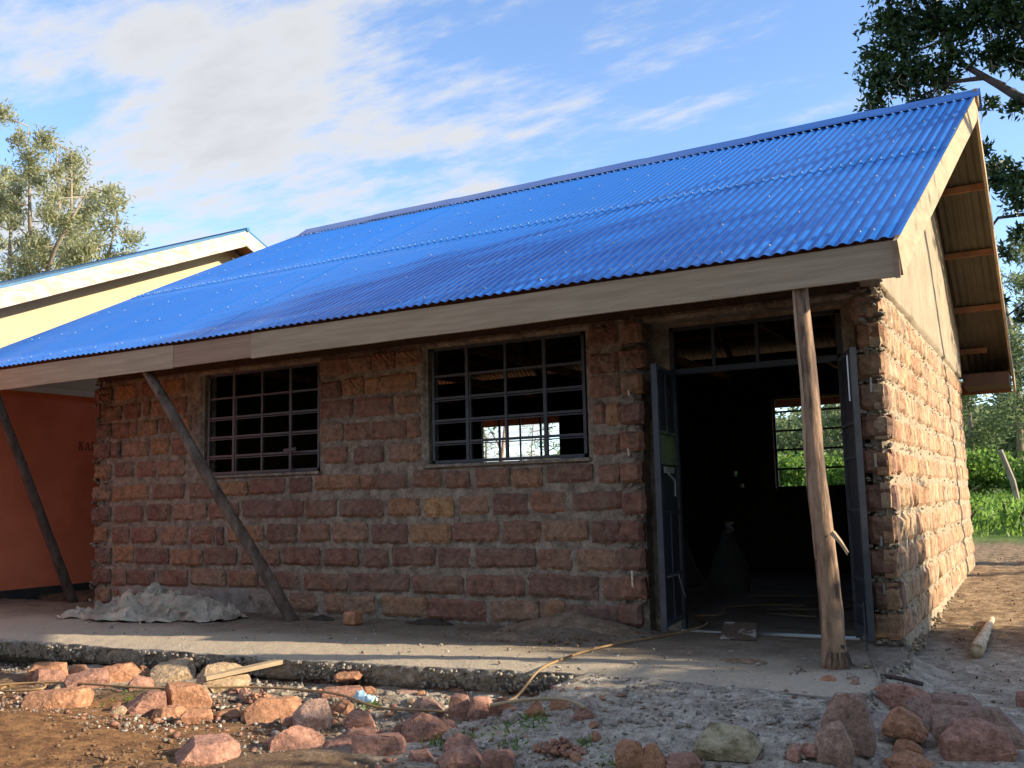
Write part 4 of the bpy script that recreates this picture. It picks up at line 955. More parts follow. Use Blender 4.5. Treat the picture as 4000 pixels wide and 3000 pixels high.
for i in range(20):
    for k in range(na - 1): q = i * na + k; mb.f.append((q, q + 1, q + na + 1, q + na)); mb.m.append(0)
mb.build("bare_wood", [M["rake"]], rp_, True)
pole("timber_pole", (-6.54, -.37, -.03), (-8.17, -.89, 2.60), .062, .050, M["poledark"], "slanting grey pole whose foot stands near the middle of the veranda wall", 8)
pole("timber_pole", (-10.45, .05, -.05), (-10.62, -1.02, 2.62), .060, .052, M["bark"], "dark slanting pole before the orange wall, farthest left", 13)

# crumpled sheeting heap
sh = empty("plastic_sheeting", (-8.2, -.75, 0), "crumpled heap of dusty pale plastic sacks at the foot of the wall", "sacks")
def crumple(cx, cy, w_, d_, h_, seed, name="sack", rot=0.0, n=19):
    """a limp plastic sack: a sheet dropped in overlapping folds"""
    mb = MB(); ca, sa = math.cos(rot), math.sin(rot); rr_ = random.Random(seed); fold = [(rr_.uniform(0, 6.28), rr_.uniform(5, 9), rr_.uniform(0, 6)) for _ in range(4)]
    for j in range(n + 1):
        for i in range(n + 1):
            u, v = i / n * 2 - 1, j / n * 2 - 1; a_ = math.atan2(v, u)
            rr = 1 + .30 * noise.noise((math.cos(a_) * 1.3, math.sin(a_) * 1.3, seed)) ; x = u * w_ / 2 * rr; y = v * d_ / 2 * rr
            e = max(0.0, 1 - max(abs(u), abs(v)) ** 2.6)
            z = h_ * (e ** .55) * (.62 + .75 * noise.noise((x * 3.1 + seed * 3, y * 3.1, 0)))
            # creases: sharp crests along a few directions, fading in and out
            for (fa, fq, fp) in fold:
                s_ = (x * math.cos(fa) + y * math.sin(fa)) * fq + fp + 1.6 * noise.noise((x * 3, y * 3, fa)); k = 1 - 2 * abs((s_ / 2) % 1 - .5)
                z += .085 * (k ** 3.2) * max(0, .35 + noise.noise((x * 4 + fa, y * 4, seed))) * (.25 + e)
            z += .030 * noise.noise((x * 11, y * 11, seed)) + .022 * rr_.uniform(-1, 1) * min(1, e * 3) + .014
            x += .07 * noise.noise((z * 9 + seed, y * 5, x * 5)); y += .06 * noise.noise((z * 9 + 9, y * 5, x * 5 + seed))
            mb.v.append((cx + x * ca - y * sa, cy + x * sa + y * ca, max(.010, z)))
    for j in range(n):
        for i in range(n): q = j * (n + 1) + i; mb.f.append((q, q + 1, q + n + 2, q + n + 1)); mb.m.append(0)
    o = mb.build(name, [M["sack"]], sh, False)
    return o
crumple(-8.15, -.60, .9, .45, .24, 1, rot=.2); crumple(-8.55, -.78, .62, .40, .15, 2, rot=-.3); crumple(-7.80, -.56, .8, .42, .20, 3, rot=.5)
crumple(-8.85, -.95, .62, .30, .06, 4, rot=.1); crumple(-7.48, -.52, .62, .40, .10, 5, rot=.0); crumple(-8.15, -.92, 1.0, .30, .07, 6, rot=.15); crumple(-8.52, -.50, .34, .26, .27, 7, rot=.9); crumple(-7.7, -.78, .8, .26, .06, 8, rot=.12); crumple(-8.42, -.42, .22, .18, .36, 9, rot=.4)

def rope(name, pts, r, mt, label, cat="hose", n=8, sub=10):
    P = [Vector(p) for p in pts]; out = []
    for i in range(len(P) - 1):
        p0, p1, p2, p3 = P[max(i - 1, 0)], P[i], P[i + 1], P[min(i + 2, len(P) - 1)]
        for k in range(sub):
            t = k / sub; out.append(.5 * ((2 * p1) + (p2 - p0) * t + (2 * p0 - 5 * p1 + 4 * p2 - p3) * t * t + (3 * p1 - p0 - 3 * p2 + p3) * t ** 3))
    out.append(P[-1]); mb = MB(); mb.tube(out, r, n); o = mb.build(name, [mt], None, True); return tag(o, label, cat)
hs_ = [(-2.24, 2.15, .02), (-2.6, 2.15, .02), (-2.89, 1.83, .02), (-2.79, 1.22, .02), (-2.95, 1.0, .03), (-2.72, .62, .03), (-2.66, .2, .035), (-2.80, -.25, .02), (-2.95, -.62, .02), (-3.04, -1.05, .02), (-3.06, -1.5, .018), (-3.05, -1.86, .0), (-3.12, -2.06, -.14), (-3.22, -2.25, -.16), (-3.33, -2.43, -.17), (-3.53, -2.52, -.16), (-3.82, -2.57, -.16), (-4.2, -2.48, -.13), (-4.59, -2.37, -.15), (-5.05, -2.39, -.16), (-5.39, -2.54, -.16), (-5.86, -2.69, -.17), (-6.36, -2.76, -.17), (-6.74, -2.84, -.17), (-6.95, -3.0, -.18), (-6.8, -3.16, -.18), (-6.55, -3.02, -.17), (-6.75, -2.93, -.16), (-7.1, -3.2, -.17), (-7.4, -3.6, -.17)]
rope("garden_hose", hs_, .0085, M["rope"], "yellow hose trailing from the doorway across the slab and among the rubble")
rope("garden_hose", [(-1.95, 1.35, .02), (-2.35, 1.45, .02), (-2.45, 1.75, .02), (-2.0, 1.95, .02), (-1.75, 2.5, .02), (-2.3, 3.1, .02), (-3.0, 2.9, .02)], .012, M["hose_grey"], "grey hose coiled on the dark floor inside the doorway")

# thin plank, log, paving plate, brick, bag, twig
mb = MB(); mb.bar((-5.42, -2.52, -.10), (-5.16, -1.98, -.045), .085, .03); tag(mb.build("wooden_plank", [M["rake"]]), "short sawn yellow plank leaning on the tan boulder by the slab edge", "plank")
def log(p, q, r0, r1, label):
    mb = MB(); p, q = Vector(p), Vector(q); P = [p.lerp(q, i / 12) + Vector((0, 0, 0)) for i in range(13)]
    mb.tube(P, [(r0 + (r1 - r0) * i / 12) * (1 + .06 * noise.noise((i * .9, 7, 0))) for i in range(13)], 10, 0, .06, 5); return tag(mb.build("log", [M["birch"]], None, True), label, "log")
M["birch"] = mat("pale_bark", (0.62, 0.50, 0.34), 0.8, col2=(0.36, 0.24, 0.14), nsc=22, bump=.003, mixlo=.48, mixhi=.6)
log((-.62, .58, -.09), (-.60, 2.35, -.06), .055, .022, "short pale barked log lying on the bare soil beside the gable")
mb = MB(); mb.add([(-2.36, -.17, .012), (-2.09, -.14, .012), (-2.16, .18, .10), (-2.42, .17, .10), (-2.36, -.15, -.01), (-2.09, -.12, -.01), (-2.16, .20, .07), (-2.42, .19, .07)], [(0, 1, 2, 3), (7, 6, 5, 4), (0, 4, 5, 1), (1, 5, 6, 2), (2, 6, 7, 3), (3, 7, 4, 0)])
M["plate"] = mat("muddy_plate", (0.11, 0.078, 0.055), 0.9, col2=(0.36, 0.33, 0.30), nsc=4.5, mixlo=.56, mixhi=.6); tag(mb.build("paving_plate", [M["plate"]]), "muddy plate laid as a small ramp at the doorway threshold", "plate")
for (x, y, s, nm_, lb) in ((-5.79, -.40, .14, "brick", "single orange brick standing on the slab near the wall"),):
    mb = MB(); v = []; mb.box((x - s / 2, y - s / 2, .0), (x + s / 2, y + s / 2, s * .86)); me = np_mesh(nm_, mb.v, mb.f, [M["rock_o"]]); o = link(nm_, me); tag(o, lb, "brick")
    o.modifiers.new("b", "BEVEL").width = .014
def heap(name, cx, cy, rx, ry, h, mt, label, seed, z0=0.0, cat="heap"):
    n = 30; mb = MB()
    for j in range(n + 1):
        for i in range(n + 1):
            u, v = i / n * 2 - 1, j / n * 2 - 1; r = math.hypot(u, v) * (1 + .25 * noise.noise((u * 2, v * 2, seed)))
            z = h * max(-.08, 1 - r) ** (1.0 if r < 1 else 1) if r < 1 else -.04
            mb.v.append((cx + u * rx, cy + v * ry, z0 + z + (.012 * noise.noise((u * 9, v * 9, seed)) + .01 * noise.noise((u * 20, v * 20, seed)) if r < 1 else 0)))
    for j in range(n):
        for i in range(n): q = j * (n + 1) + i; mb.f.append((q, q + 1, q + n + 2, q + n + 1)); mb.m.append(0)
    return tag(mb.build(name, [mt], None, False), label, cat)
M["dark"] = mat("damp_dark_grit", (0.035, 0.028, 0.022), .95, col2=(.06, .045, .035), nsc=30, bump=.004)
M["dirt"] = mat("loose_mortar_dirt", (0.24, 0.18, 0.125), .97, col2=(.14, .095, .065), nsc=14, bump=.006)
heap("grit_heap", -5.13, -.10, .26, .10, .05, M["dark"], "small heap of black damp grit at the foot of the wall", 1)
heap("grit_heap", -6.33, -.22, .17, .08, .05, M["dark"], "dark hole with loosened grit beside the slanting pole's foot", 2)
heap("soil_heap", -3.62, -.18, .72, .34, .19, M["dirt"], "brown soil and mortar spoil heaped against the pier left of the doorway", 3)
heap("soil_heap", -3.95, -.66, .45, .17, .055, M["dirt"], "low crumbly ridge of spoil catching sunlight on the slab", 4)
heap("grit_heap", -1.93, -1.02, .17, .09, .018, M["dirt"], "flat brown patch of soil on the cement before the doorway", 5)
P, S = [], []; r_ = random.Random(4)
for _ in range(520):
    x = r_.gauss(-3.72, .32); y = r_.gauss(-.38, .22)
    if y < .0: P.append((x, y, .01 + .12 * math.exp(-((x + 3.6) / .4) ** 2 - ((y + .15) / .22) ** 2))); S.append(r_.uniform(.005, .018))
chips("spoil_crumbs", P, S, M["clod"], "mortar crumbs scattered over the spoil on the slab", seed=14)
# pale blue bag
n = 20; mb = MB()
for j in range(n + 1):
    for i in range(n + 1):
        u, v = i / n * 2 - 1, j / n * 2 - 1; x = u * .085 * (1 + .2 * noise.noise((v * 2, 3, 0))); y = v * .045; e = max(0, 1 - max(abs(u), abs(v)) ** 2)
        mb.v.append((-4.12 + x, -2.33 + y + .02 * noise.noise((x * 30, y * 30, 2)), -.185 + .065 * e ** .6 * (.7 + .8 * noise.noise((x * 24, y * 24, 1)) + .3 * noise.noise((x * 60, y * 60, 1)))))
for j in range(n):
    for i in range(n): q = j * (n + 1) + i; mb.f.append((q, q + 1, q + n + 2, q + n + 1)); mb.m.append(0)
tag(mb.build("plastic_bag", [M["bluebag"]]), "small pale blue crumpled plastic bag among red stones", "bag")
rope("bark_strip", [(-2.95, -2.64, -.06), (-2.75, -2.55, -.03), (-2.55, -2.5, -.02), (-2.40, -2.52, -.05)], .011, M["rake"], "dry curled bark strip on the gravel apron", "bark")
rope("stick", [(-1.15, -1.02, -.05), (-1.0, -1.05, -.03), (-.80, -1.12, -.05)], .014, M["bark"], "dark stick lying behind the stone pile at right", "stick")

# things inside the dark room
def bag(cx, cy, w_, h_, seed, label, knot=True):
    n = 20; mb = MB()
    for j in range(15):
        t = j / 14; r = w_ / 2 * (1.0 - .10 * (1 - t * 6) if t < .16 else 1.0 - .86 * ((t - .16) / .84) ** 1.15)
        for i in range(n):
            a = i / n * 2 * math.pi; rr = r * (1 + .14 * noise.noise((math.cos(a) * 2, math.sin(a) * 2, t * 3 + seed)))
            mb.v.append((cx + math.cos(a) * rr, cy + math.sin(a) * rr * .7, t * h_))
    for j in range(14):
        for i in range(n): mb.f.append((j * n + i, j * n + (i + 1) % n, (j + 1) * n + (i + 1) % n, (j + 1) * n + i)); mb.m.append(0)
    mb.f.append(tuple(14 * n + i for i in range(n))); mb.m.append(0)
    o = mb.build("sack", [M["sackin"]], None, True); tag(o, label, "sack")
    if knot:
        k = MB(); k.tube([(cx + .05, cy, h_ - .03), (cx + .02, cy - .03, h_ + .06), (cx + .10, cy - .05, h_ + .08)], [.05, .045, .01], 6, 0, .3, 3); k.build("tied_top", [M["sack"]], o)
M["sackin"] = mat("grey_sack", (.09, .08, .07), .85, col2=(.06, .055, .05), nsc=6)
bag(-3.42, 3.6, .52, .72, 1, "tied grey sack standing in the dark room with a pale knotted top"); bag(-4.15, 3.9, .50, .75, 2, "dim grey sack standing left of the knotted one in the dark room", False)
mb = MB(); mb.tube([(-8.05, 5.6, 0), (-8.12, 5.7, 1.6), (-8.22, 5.8, 2.93)], .05, 8, 0, .05); tag(mb.build("timber_pole", [M["bark"]], None, True), "dark forked prop inside, seen against the rear window", "timber pole")
mb = MB(); mb.tube([(-1.95, 4.4, 0), (-2.0, 4.8, 1.0), (-1.86, 5.2, 2.1)], .025, 7); tag(mb.build("stick", [M["truss"]], None, True), "long stick leaning inside near the right door leaf", "stick")
# brickwork seen under the undercut slab
mb0 = empty("foundation", (-4.4, -1.8, -.2), "dark brick foundation course showing under the undercut slab edge", "foundation")
fr_ = random.Random(2)
x = -6.6
while x < -2.9:
    wdt_ = fr_.uniform(.18, .34); ye = -2.03 + .19 * sm(-5.4, -2.8, x) + .125 - .08 * sm(-5.4, -6.6, x)
    o = link("brick", SM[(1.6, fr_.randrange(7))], mb0, (x + wdt_ / 2, ye, -.235), 0, (wdt_ - .02, .05, .15)); x += wdt_
mb = MB(); mb.add([(-9.5, -1.93, -.14), (-5.4, -1.86, -.14), (-2.7, -1.64, -.14), (-2.7, -1.64, -.45), (-5.4, -1.86, -.45), (-9.5, -1.93, -.45)], [(0, 5, 4, 1), (1, 4, 3, 2)]); mb.build("mortar", [M["dirt"]], mb0)

# ------------------------------------------------------------------ the big loose stones
ROCKS = [
    (-7.101, -2.59, 0.301, 0.165, 0.123, 55, 'b', 'o'),
    (-6.973, -2.663, 0.233, 0.128, 0.098, 55, 'b', 'r'),
    (-7.04, -2.359, 0.151, 0.083, 0.071, 54, 'b', 'o'),
    (-6.494, -2.681, 0.304, 0.167, 0.132, 53, 'b', 'r'),
    (-6.471, -2.415, 0.369, 0.203, 0.113, 52, 'b', 'o'),
    (-6.498, -2.161, 0.078, 0.043, 0.064, 51, 'b', 'o'),
    (-6.035, -2.563, 0.174, 0.122, 0.096, 51, 'r', 'r'),
    (-6.09, -2.216, 0.316, 0.285, 0.138, 49, 't', 't'),
    (-5.417, -2.354, 0.344, 0.241, 0.175, 46, 'r', 't'),
    (-6.043, -3.238, 0.426, 0.22, 0.11, 55, 'b', 'o'),
    (-6.616, -2.812, 0.145, 0.102, 0.055, 55, 'r', 't'),
    (-5.347, -3.093, 0.223, 0.123, 0.128, 51, 'b', 'r'),
    (-5.222, -2.848, 0.309, 0.17, 0.155, 48, 'b', 'o'),
    (-5.147, -3.065, 0.199, 0.159, 0.051, 49, 'f', 'o'),
    (-4.847, -3.089, 0.209, 0.115, 0.069, 48, 'b', 'o'),
    (-5.429, -3.233, 0.11, 0.077, 0.057, 52, 'r', 't'),
    (-4.727, -2.962, 0.154, 0.108, 0.056, 46, 'r', 'o'),
    (-4.445, -2.849, 0.395, 0.217, 0.122, 44, 'b', 'o'),
    (-4.04, -2.925, 0.224, 0.135, 0.164, 41, 'w', 'p'),
    (-3.78, -3.359, 0.274, 0.192, 0.135, 42, 'r', 'r'),
    (-4.014, -3.79, 0.31, 0.248, 0.09, 47, 'f', 'r'),
    (-4.409, -2.22, 0.27, 0.148, 0.066, 40, 'b', 'r'),
    (-4.537, -1.99, 0.195, 0.156, 0.034, 39, 'f', 'o'),
    (-4.26, -2.105, 0.078, 0.043, 0.055, 38, 'b', 'o'),
    (-4.184, -2.497, 0.158, 0.095, 0.063, 40, 'w', 'o'),
    (-3.565, -2.4, 0.179, 0.143, 0.093, 35, 'f', 'u'),
    (-3.321, -2.399, 0.128, 0.071, 0.14, 33, 'b', 'r'),
    (-3.184, -2.359, 0.165, 0.09, 0.127, 32, 'b', 'r'),
    (-3.015, -2.404, 0.13, 0.091, 0.111, 31, 'r', 'd'),
    (-2.716, -2.535, 0.095, 0.057, 0.084, 29, 'w', 'o'),
    (-3.754, -2.819, 0.177, 0.097, 0.095, 39, 'b', 'r'),
    (-3.618, -2.96, 0.214, 0.172, 0.049, 39, 'f', 'r'),
    (-3.594, -3.225, 0.191, 0.153, 0.049, 40, 'f', 'r'),
    (-3.312, -3.222, 0.279, 0.153, 0.097, 38, 'b', 'r'),
    (-3.245, -2.865, 0.265, 0.159, 0.135, 35, 'w', 'r'),
    (-3.344, -2.935, 0.143, 0.079, 0.087, 36, 'b', 'd'),
    (-2.897, -3.051, 0.171, 0.103, 0.082, 33, 'w', 'r'),
    (-3.006, -3.233, 0.136, 0.075, 0.057, 35, 'b', 'r'),
    (-2.772, -3.232, 0.229, 0.126, 0.08, 33, 'b', 'r'),
    (-2.577, -3.186, 0.158, 0.087, 0.082, 31, 'b', 'r'),
    (-3.33, -1.708, 0.118, 0.065, 0.062, 30, 'b', 'r'),
    (-3.701, -1.737, 0.079, 0.043, 0.043, 33, 'b', 'r'),
    (-3.091, -2.85, 0.112, 0.079, 0.065, 34, 'r', 'g'),
    (-4.023, -1.961, 0.162, 0.129, 0.022, 36, 'f', 'u'),
    (-3.893, -1.995, 0.059, 0.033, 0.036, 35, 'b', 'o'),
    (-1.543, -2.714, 0.322, 0.225, 0.117, 18, 'r', 'm'),
    (-1.922, -3.025, 0.127, 0.07, 0.128, 23, 'b', 'o'),
    (-1.821, -2.984, 0.126, 0.076, 0.113, 22, 'w', 'o'),
    (-1.689, -2.918, 0.167, 0.134, 0.046, 20, 'f', 'r'),
    (-1.007, -2.404, 0.227, 0.125, 0.223, 11, 'b', 'u'),
    (-1.028, -2.64, 0.149, 0.089, 0.162, 12, 'w', 'u'),
    (-0.885, -1.426, 0.27, 0.148, 0.137, 8, 'b', 'r'),
    (-0.767, -1.673, 0.204, 0.123, 0.158, 8, 'w', 'u'),
    (-0.64, -1.112, 0.291, 0.232, 0.078, 6, 'f', 'u'),
    (-0.801, -1.945, 0.303, 0.212, 0.137, 8, 'r', 'g'),
    (-0.789, -2.061, 0.192, 0.115, 0.121, 8, 'w', 'o'),
    (-0.763, -2.201, 0.126, 0.088, 0.068, 8, 'r', 'o'),
    (-0.726, -2.408, 0.179, 0.107, 0.069, 8, 'w', 'o'),
    (-0.455, -1.872, 0.415, 0.22, 0.169, 5, 'b', 'u'),
    (-0.457, -2.113, 0.301, 0.181, 0.175, 5, 'w', 'r'),
    (-0.349, -1.024, 0.092, 0.073, 0.016, 3, 'f', 'g'),
    (-0.252, -0.867, 0.111, 0.061, 0.095, 2, 'b', 'r'),
]
def rock_mesh(w_, d_, h_, kind, seed, mt):
    r = random.Random(seed * 13 + 5); bm = __import__("bmesh").new(); bmesh = __import__("bmesh")
    V = []
    top = {"b": .88, "r": .62, "t": .9, "f": .80, "w": .55}[kind]
    for sx in (-1, 1):
        for sy in (-1, 1):
            V.append((sx * r.uniform(.40, .52), sy * r.uniform(.40, .55), -.12)); V.append((sx * r.uniform(.44, .54), sy * r.uniform(.44, .55), r.uniform(.25, .5)))
            V.append((sx * .5 * top * r.uniform(.75, 1.08), sy * .5 * top * r.uniform(.6, 1.05), r.uniform(.86, 1.0) if kind in "bf" else r.uniform(.62, 1.0)))
    if kind == "w": V.append((r.uniform(-.25, .25), r.uniform(-.1, .2), 1.05))
    if kind == "r": V += [(r.uniform(-.3, .3), r.uniform(-.3, .2), 1.0), (-.53, 0, .45), (.53, 0, .4)]
    if kind == "t": V = [(-.5, -.4, -.1), (.42, -.45, -.1), (.5, .4, -.1), (-.45, .42, -.1), (-.48, -.42, .35), (.30, -.45, .42), (.52, .25, 1.0), (-.22, .45, 1.0), (.5, -.2, .72), (-.5, .1, .55)]
    for v in V: bm.verts.new((v[0] * w_, v[1] * d_, v[2] * h_))
    bmesh.ops.convex_hull(bm, input=bm.verts)
    for _ in range(5):                       # knock off corners along random cleavage planes
        nrm = Vector((r.uniform(-1, 1), r.uniform(-1, .6), r.uniform(-.1, 1))).normalized(); sup = max((v.co.dot(nrm) for v in bm.verts)); lo_ = min((v.co.dot(nrm) for v in bm.verts))
        res = bmesh.ops.bisect_plane(bm, geom=bm.verts[:] + bm.edges[:] + bm.faces[:], plane_co=nrm * (sup - (sup - lo_) * r.uniform(.04, .17)), plane_no=nrm, clear_outer=True)
        ed = [e for e in res["geom_cut"] if isinstance(e, bmesh.types.BMEdge)]
        if ed:
            try: bmesh.ops.edgeloop_fill(bm, edges=ed)
            except Exception: pass
    for v in [v for v in bm.verts if not v.link_faces]: bm.verts.remove(v)
    bmesh.ops.dissolve_limit(bm, angle_limit=R(6), verts=bm.verts, edges=bm.edges)
    bmesh.ops.bevel(bm, geom=bm.edges[:] + bm.verts[:], offset=min(w_, h_) * .018, segments=1, profile=.6, affect="EDGES")
    bmesh.ops.triangulate(bm, faces=bm.faces)
    for _ in range(2 if max(w_, h_) < .2 else 3):
        es = [e for e in bm.edges if e.calc_length() > .020]
        if es: bmesh.ops.subdivide_edges(bm, edges=es, cuts=1)
        bmesh.ops.triangulate(bm, faces=bm.faces)
    bm.normal_update(); s = seed * 3.1
    for v in bm.verts:
        c = v.co; q = c * 7; k = c * 20; g = c * 48
        d = .005 * noise.noise((q.x + s, q.y, q.z)) + .006 * (abs(noise.noise((k.x + s, k.y, k.z * 2.2)))) + .007 * abs(noise.noise((g.x, g.y, g.z * 2 + s))) + .003 * noise.noise((g.x, g.y + s, g.z))
        v.co = c + v.normal * d * min(1, max(w_, h_) / .2)
    me = bpy.data.meshes.new("stone"); bm.to_mesh(me); bm.free(); me.materials.append(mt); me.polygons.foreach_set("use_smooth", np.ones(len(me.polygons), bool))
    try: me.set_sharp_from_angle(angle=R(20))
    except Exception: pass
    me.update(); return me
RLAB = [
"broad orange block farthest left in the rubble row below the slab", "reddish chunk leaning on the front of the leftmost orange block", "little square orange block just right of the leftmost pair",
"dark red block in front of the long pale orange slab", "long orange slab of stone with a sunlit wavy top", "small orange brick end right behind the long orange slab", "rounded reddish block between the long slab and the tilted tan slab",
"flat tan slab tipped up toward the sun beside the tan boulder", "large tan boulder against the slab edge with the plank leaning on it", "long stone beside the hose loop at far left, half dark and half orange", "pale little stone resting behind the long far left stone",
"dark red wedge left of the tall orange boulder", "tall smooth orange red boulder bulging above the soil", "flat orange piece at the foot of the tall orange boulder", "sunlit orange lump in front of the tall orange boulder", "small round tan stone left of the dark red wedge",
"pale orange fragment beside the heap of red crumbs", "long brick shaped orange block sunlit on top", "jagged pale pink stone standing upright at the end of the sunlit group", "round brown boulder in shade below the jagged pale stone", "flat round red stone alone on the bare orange soil",
"dark red slab of stone near the slab edge left of the blue bag", "thin orange stone lying on top of the dark red slab", "small orange cube right of the stacked pair", "pointed orange stone touching the blue bag", "flat purple red stone half sunk in gravel", "upright red block left of the hose bend",
"reddish purple block in the middle of the hose bend", "dark brown rounded stone at the right of the hose bend", "small bright orange stone standing alone on grey gravel", "red block behind the layered slabs right of the jagged stone", "low red slab above the layered slab in the lower middle", "thin layered red slab in the lower middle",
"big angular red stone in the lower middle with a pale scar", "broad flat topped pink stone with a shaded front, centre of the rubble", "dark stone tucked under the left side of the flat topped pink stone", "broken red stone right of the centre with grass growing before it", "small red block at the bottom edge below the flat topped stone", "wide red stone on the bottom edge of the picture, left of two",
"cracked red stone on the bottom edge, right of the wide one", "red block half under the hose close to the slab edge", "small red stone against the slab edge left of the hose", "pale grey lump of concrete right of the flat topped pink stone", "flat purple stone flush with the ground under the slab edge", "tiny orange stone beside the flat purple one",
"big mossy yellow grey boulder on the cement apron", "tall orange lump at the bottom edge left of the mossy boulder", "crumbled orange lump touching the mossy boulder's left", "flat red stone just below the mossy boulder's left end", "tall purple red block at the left of the right hand pile", "purple stone with a yellow stain leaning on the tall purple block",
"flat topped red stone at the back of the right hand pile", "grey purple wedge in the middle of the right hand pile", "long low purple stone behind the right hand pile", "large rounded grey stone in the right hand pile", "cracked orange wedge lying on the large grey stone", "small orange lump under the cracked orange wedge", "orange lump at the bottom edge below the cracked wedge",
"long purple slab of stone behind the big front boulder at right", "big brown boulder in front of the right hand pile", "flat pale disc of stone at the right edge", "dark red stone cut by the right edge of the picture"]
for i, (x, y, w_, d_, h_, ang, kd, co) in enumerate(ROCKS):
    mt = M["lichen"] if co == "m" else M["rock_" + co]
    k_ = 1.14 if i >= 49 else 1.06
    me = rock_mesh(w_ * k_, d_ * k_, h_ * (1.16 if i >= 45 else 1.1), kd, i + 1, mt); z = gz(x, y)
    if i in (22,): z += .085
    if i == 55: z += .07
    o = link("stone", me, None, (x, y, z - .008)); rr_ = random.Random(i)
    o.rotation_euler = (R(rr_.uniform(-4, 4)), R(rr_.uniform(-5, 5)), R(ang + rr_.uniform(-12, 12)))
    tag(o, RLAB[i], "stone", "loose sandstone blocks in the yard")
# broken flakes of sandstone and concrete between the big blocks, each a stone of its own
rf_ = random.Random(99); FLK = [rock_mesh(.085, .06, .035, "f", 300 + k, M["rock_" + "rourgt"[k]]) for k in range(6)]
for k in range(64):
    x = rf_.uniform(-5.6, -2.2); y = -2.25 - .95 * rf_.random(); q = rf_.uniform(.5, 1.35)
    if k >= 52: x = rf_.uniform(-1.3, .1); y = rf_.uniform(-2.7, -1.2)
    o = link("stone_flake", FLK[rf_.randrange(6)], None, (x, y, surf(x, y) + .001)); o.scale = (q, q, q * rf_.uniform(.8, 1.5)); o.rotation_euler = (rf_.uniform(-.3, .3), rf_.uniform(-.3, .3), rf_.uniform(0, 6.28))
    if k >= 52: tag(o, "small broken flake of stone lying around the right hand stone pile", "stone", "stone flakes by the right hand pile")
    else: tag(o, "small broken flake of stone among the rubble between slab and soil", "stone", "stone flakes among the middle rubble")
# crumbled heaps
P, S = [], []; r_ = random.Random(31)
for (cx, cy, rx, ry, h, n, s1) in ((-4.86, -2.55, .13, .08, .08, 120, .024), (-2.35, -2.95, .15, .08, .07, 170, .020), (-3.9, -3.35, .12, .08, .02, 40, .02)):
    for _ in range(n):
        a = r_.uniform(0, 6.28); q = math.sqrt(r_.random()); P.append((cx + math.cos(a) * rx * q, cy + math.sin(a) * ry * q, gz(cx, cy) + h * (1 - q) * r_.random() + .01)); S.append(r_.uniform(.35, 1) * s1)
chips("crumbled_stone", P, S, M["crumb"], "heaps of crumbled red stone between the blocks", seed=15)

# ------------------------------------------------------------------ vegetation
def leaves(name, C, size, mt, parent=None, up=.3, aspect=.42, seed=0, droop=0.0, tri=False, dirs=None):
    """many folded leaf blades; C (n,3) centres"""
    r = np.random.default_rng(seed); C = np.asarray(C, float); n = len(C); size = np.broadcast_to(np.asarray(size, float), (n,)) * r.uniform(.6, 1.3, n)
    d = r.normal(size=(n, 3)) if dirs is None else np.asarray(dirs) + r.normal(size=(n, 3)) * .35
    d[:, 2] += up - droop; d /= np.linalg.norm(d, axis=1, keepdims=True)
    s = np.cross(d, r.normal(size=(n, 3))); s /= np.linalg.norm(s, axis=1, keepdims=True) + 1e-9; nn = np.cross(d, s)
    L = size[:, None]; W = L * aspect
    if tri: V = np.stack([C - s * W * .3, C + s * W * .3, C + d * L], 1); F = np.arange(n * 3).reshape(n, 3)
    else:
        V = np.stack([C, C + d * L * .45 - s * W * .5 + nn * W * .15, C + d * L - nn * L * .12, C + d * L * .45 + s * W * .5 + nn * W * .15], 1); F = np.arange(n * 4).reshape(n, 4)
    return link(name, np_mesh(name, V.reshape(-1, 3), F, mt), parent)
def clump_pts(cl, per, seed, shell=.55, flat=.85, tw=9, spread=.16):
    """leaf positions grouped into twigs inside ellipsoid clumps (x,y,z,r)"""
    r = np.random.default_rng(seed); P = []
    for (x, y, z, q) in cl:
        n = max(8, int(per * (q ** 1.8))); k = max(1, n // tw)
        u = r.normal(size=(k, 3)); u /= np.linalg.norm(u, axis=1, keepdims=True); rad = (shell + (1 - shell) * r.random(k)) * r.uniform(.7, 1.18, k)
        t = np.array([x, y, z]) + u * rad[:, None] * q * np.array([1, 1, flat])
        P.append((t[:, None] + r.normal(size=(k, tw, 3)) * spread * q ** .5).reshape(-1, 3))
    return np.concatenate(P)
LF = {
 "dark": leaf_mat("glossy_dark_leaf", [(0.010, 0.026, 0.008), (0.022, 0.050, 0.012), (0.034, 0.075, 0.016), (0.055, 0.105, 0.022)], .22, .45, .4),
 "silver": leaf_mat("silver_leaf", [(0.16, 0.19, 0.08), (0.28, 0.30, 0.15), (0.42, 0.43, 0.28), (0.34, 0.34, 0.19), (0.24, 0.25, 0.10)], .42, .6),
 "green": leaf_mat("hedge_leaf", [(0.045, 0.10, 0.018), (0.085, 0.17, 0.028), (0.13, 0.25, 0.04), (0.21, 0.33, 0.06)], .45, .5),
 "bright": leaf_mat("crop_leaf", [(0.09, 0.18, 0.03), (0.15, 0.28, 0.045), (0.20, 0.34, 0.06), (0.13, 0.22, 0.05)], .45, .5),
 "euc": leaf_mat("gum_leaf", [(0.060, 0.095, 0.042), (0.11, 0.16, 0.070), (0.16, 0.22, 0.09), (0.20, 0.25, 0.12)], .4, .55)}
M["trunk"] = mat("tree_bark", (0.055, 0.04, 0.032), .9, col2=(.10, .075, .06), nsc=12, bump=.01)
M["gum_trunk"] = mat("pale_gum_bark", (0.34, 0.29, 0.22), .85, col2=(.20, .16, .12), nsc=6, bump=.004)
def limbs(root, name, segs, mt, n=7):
    for P, rads in segs:
        mb = MB(); mb.tube(P, rads, n, 0, .06, 2); mb.build(name, [mt], root, True)
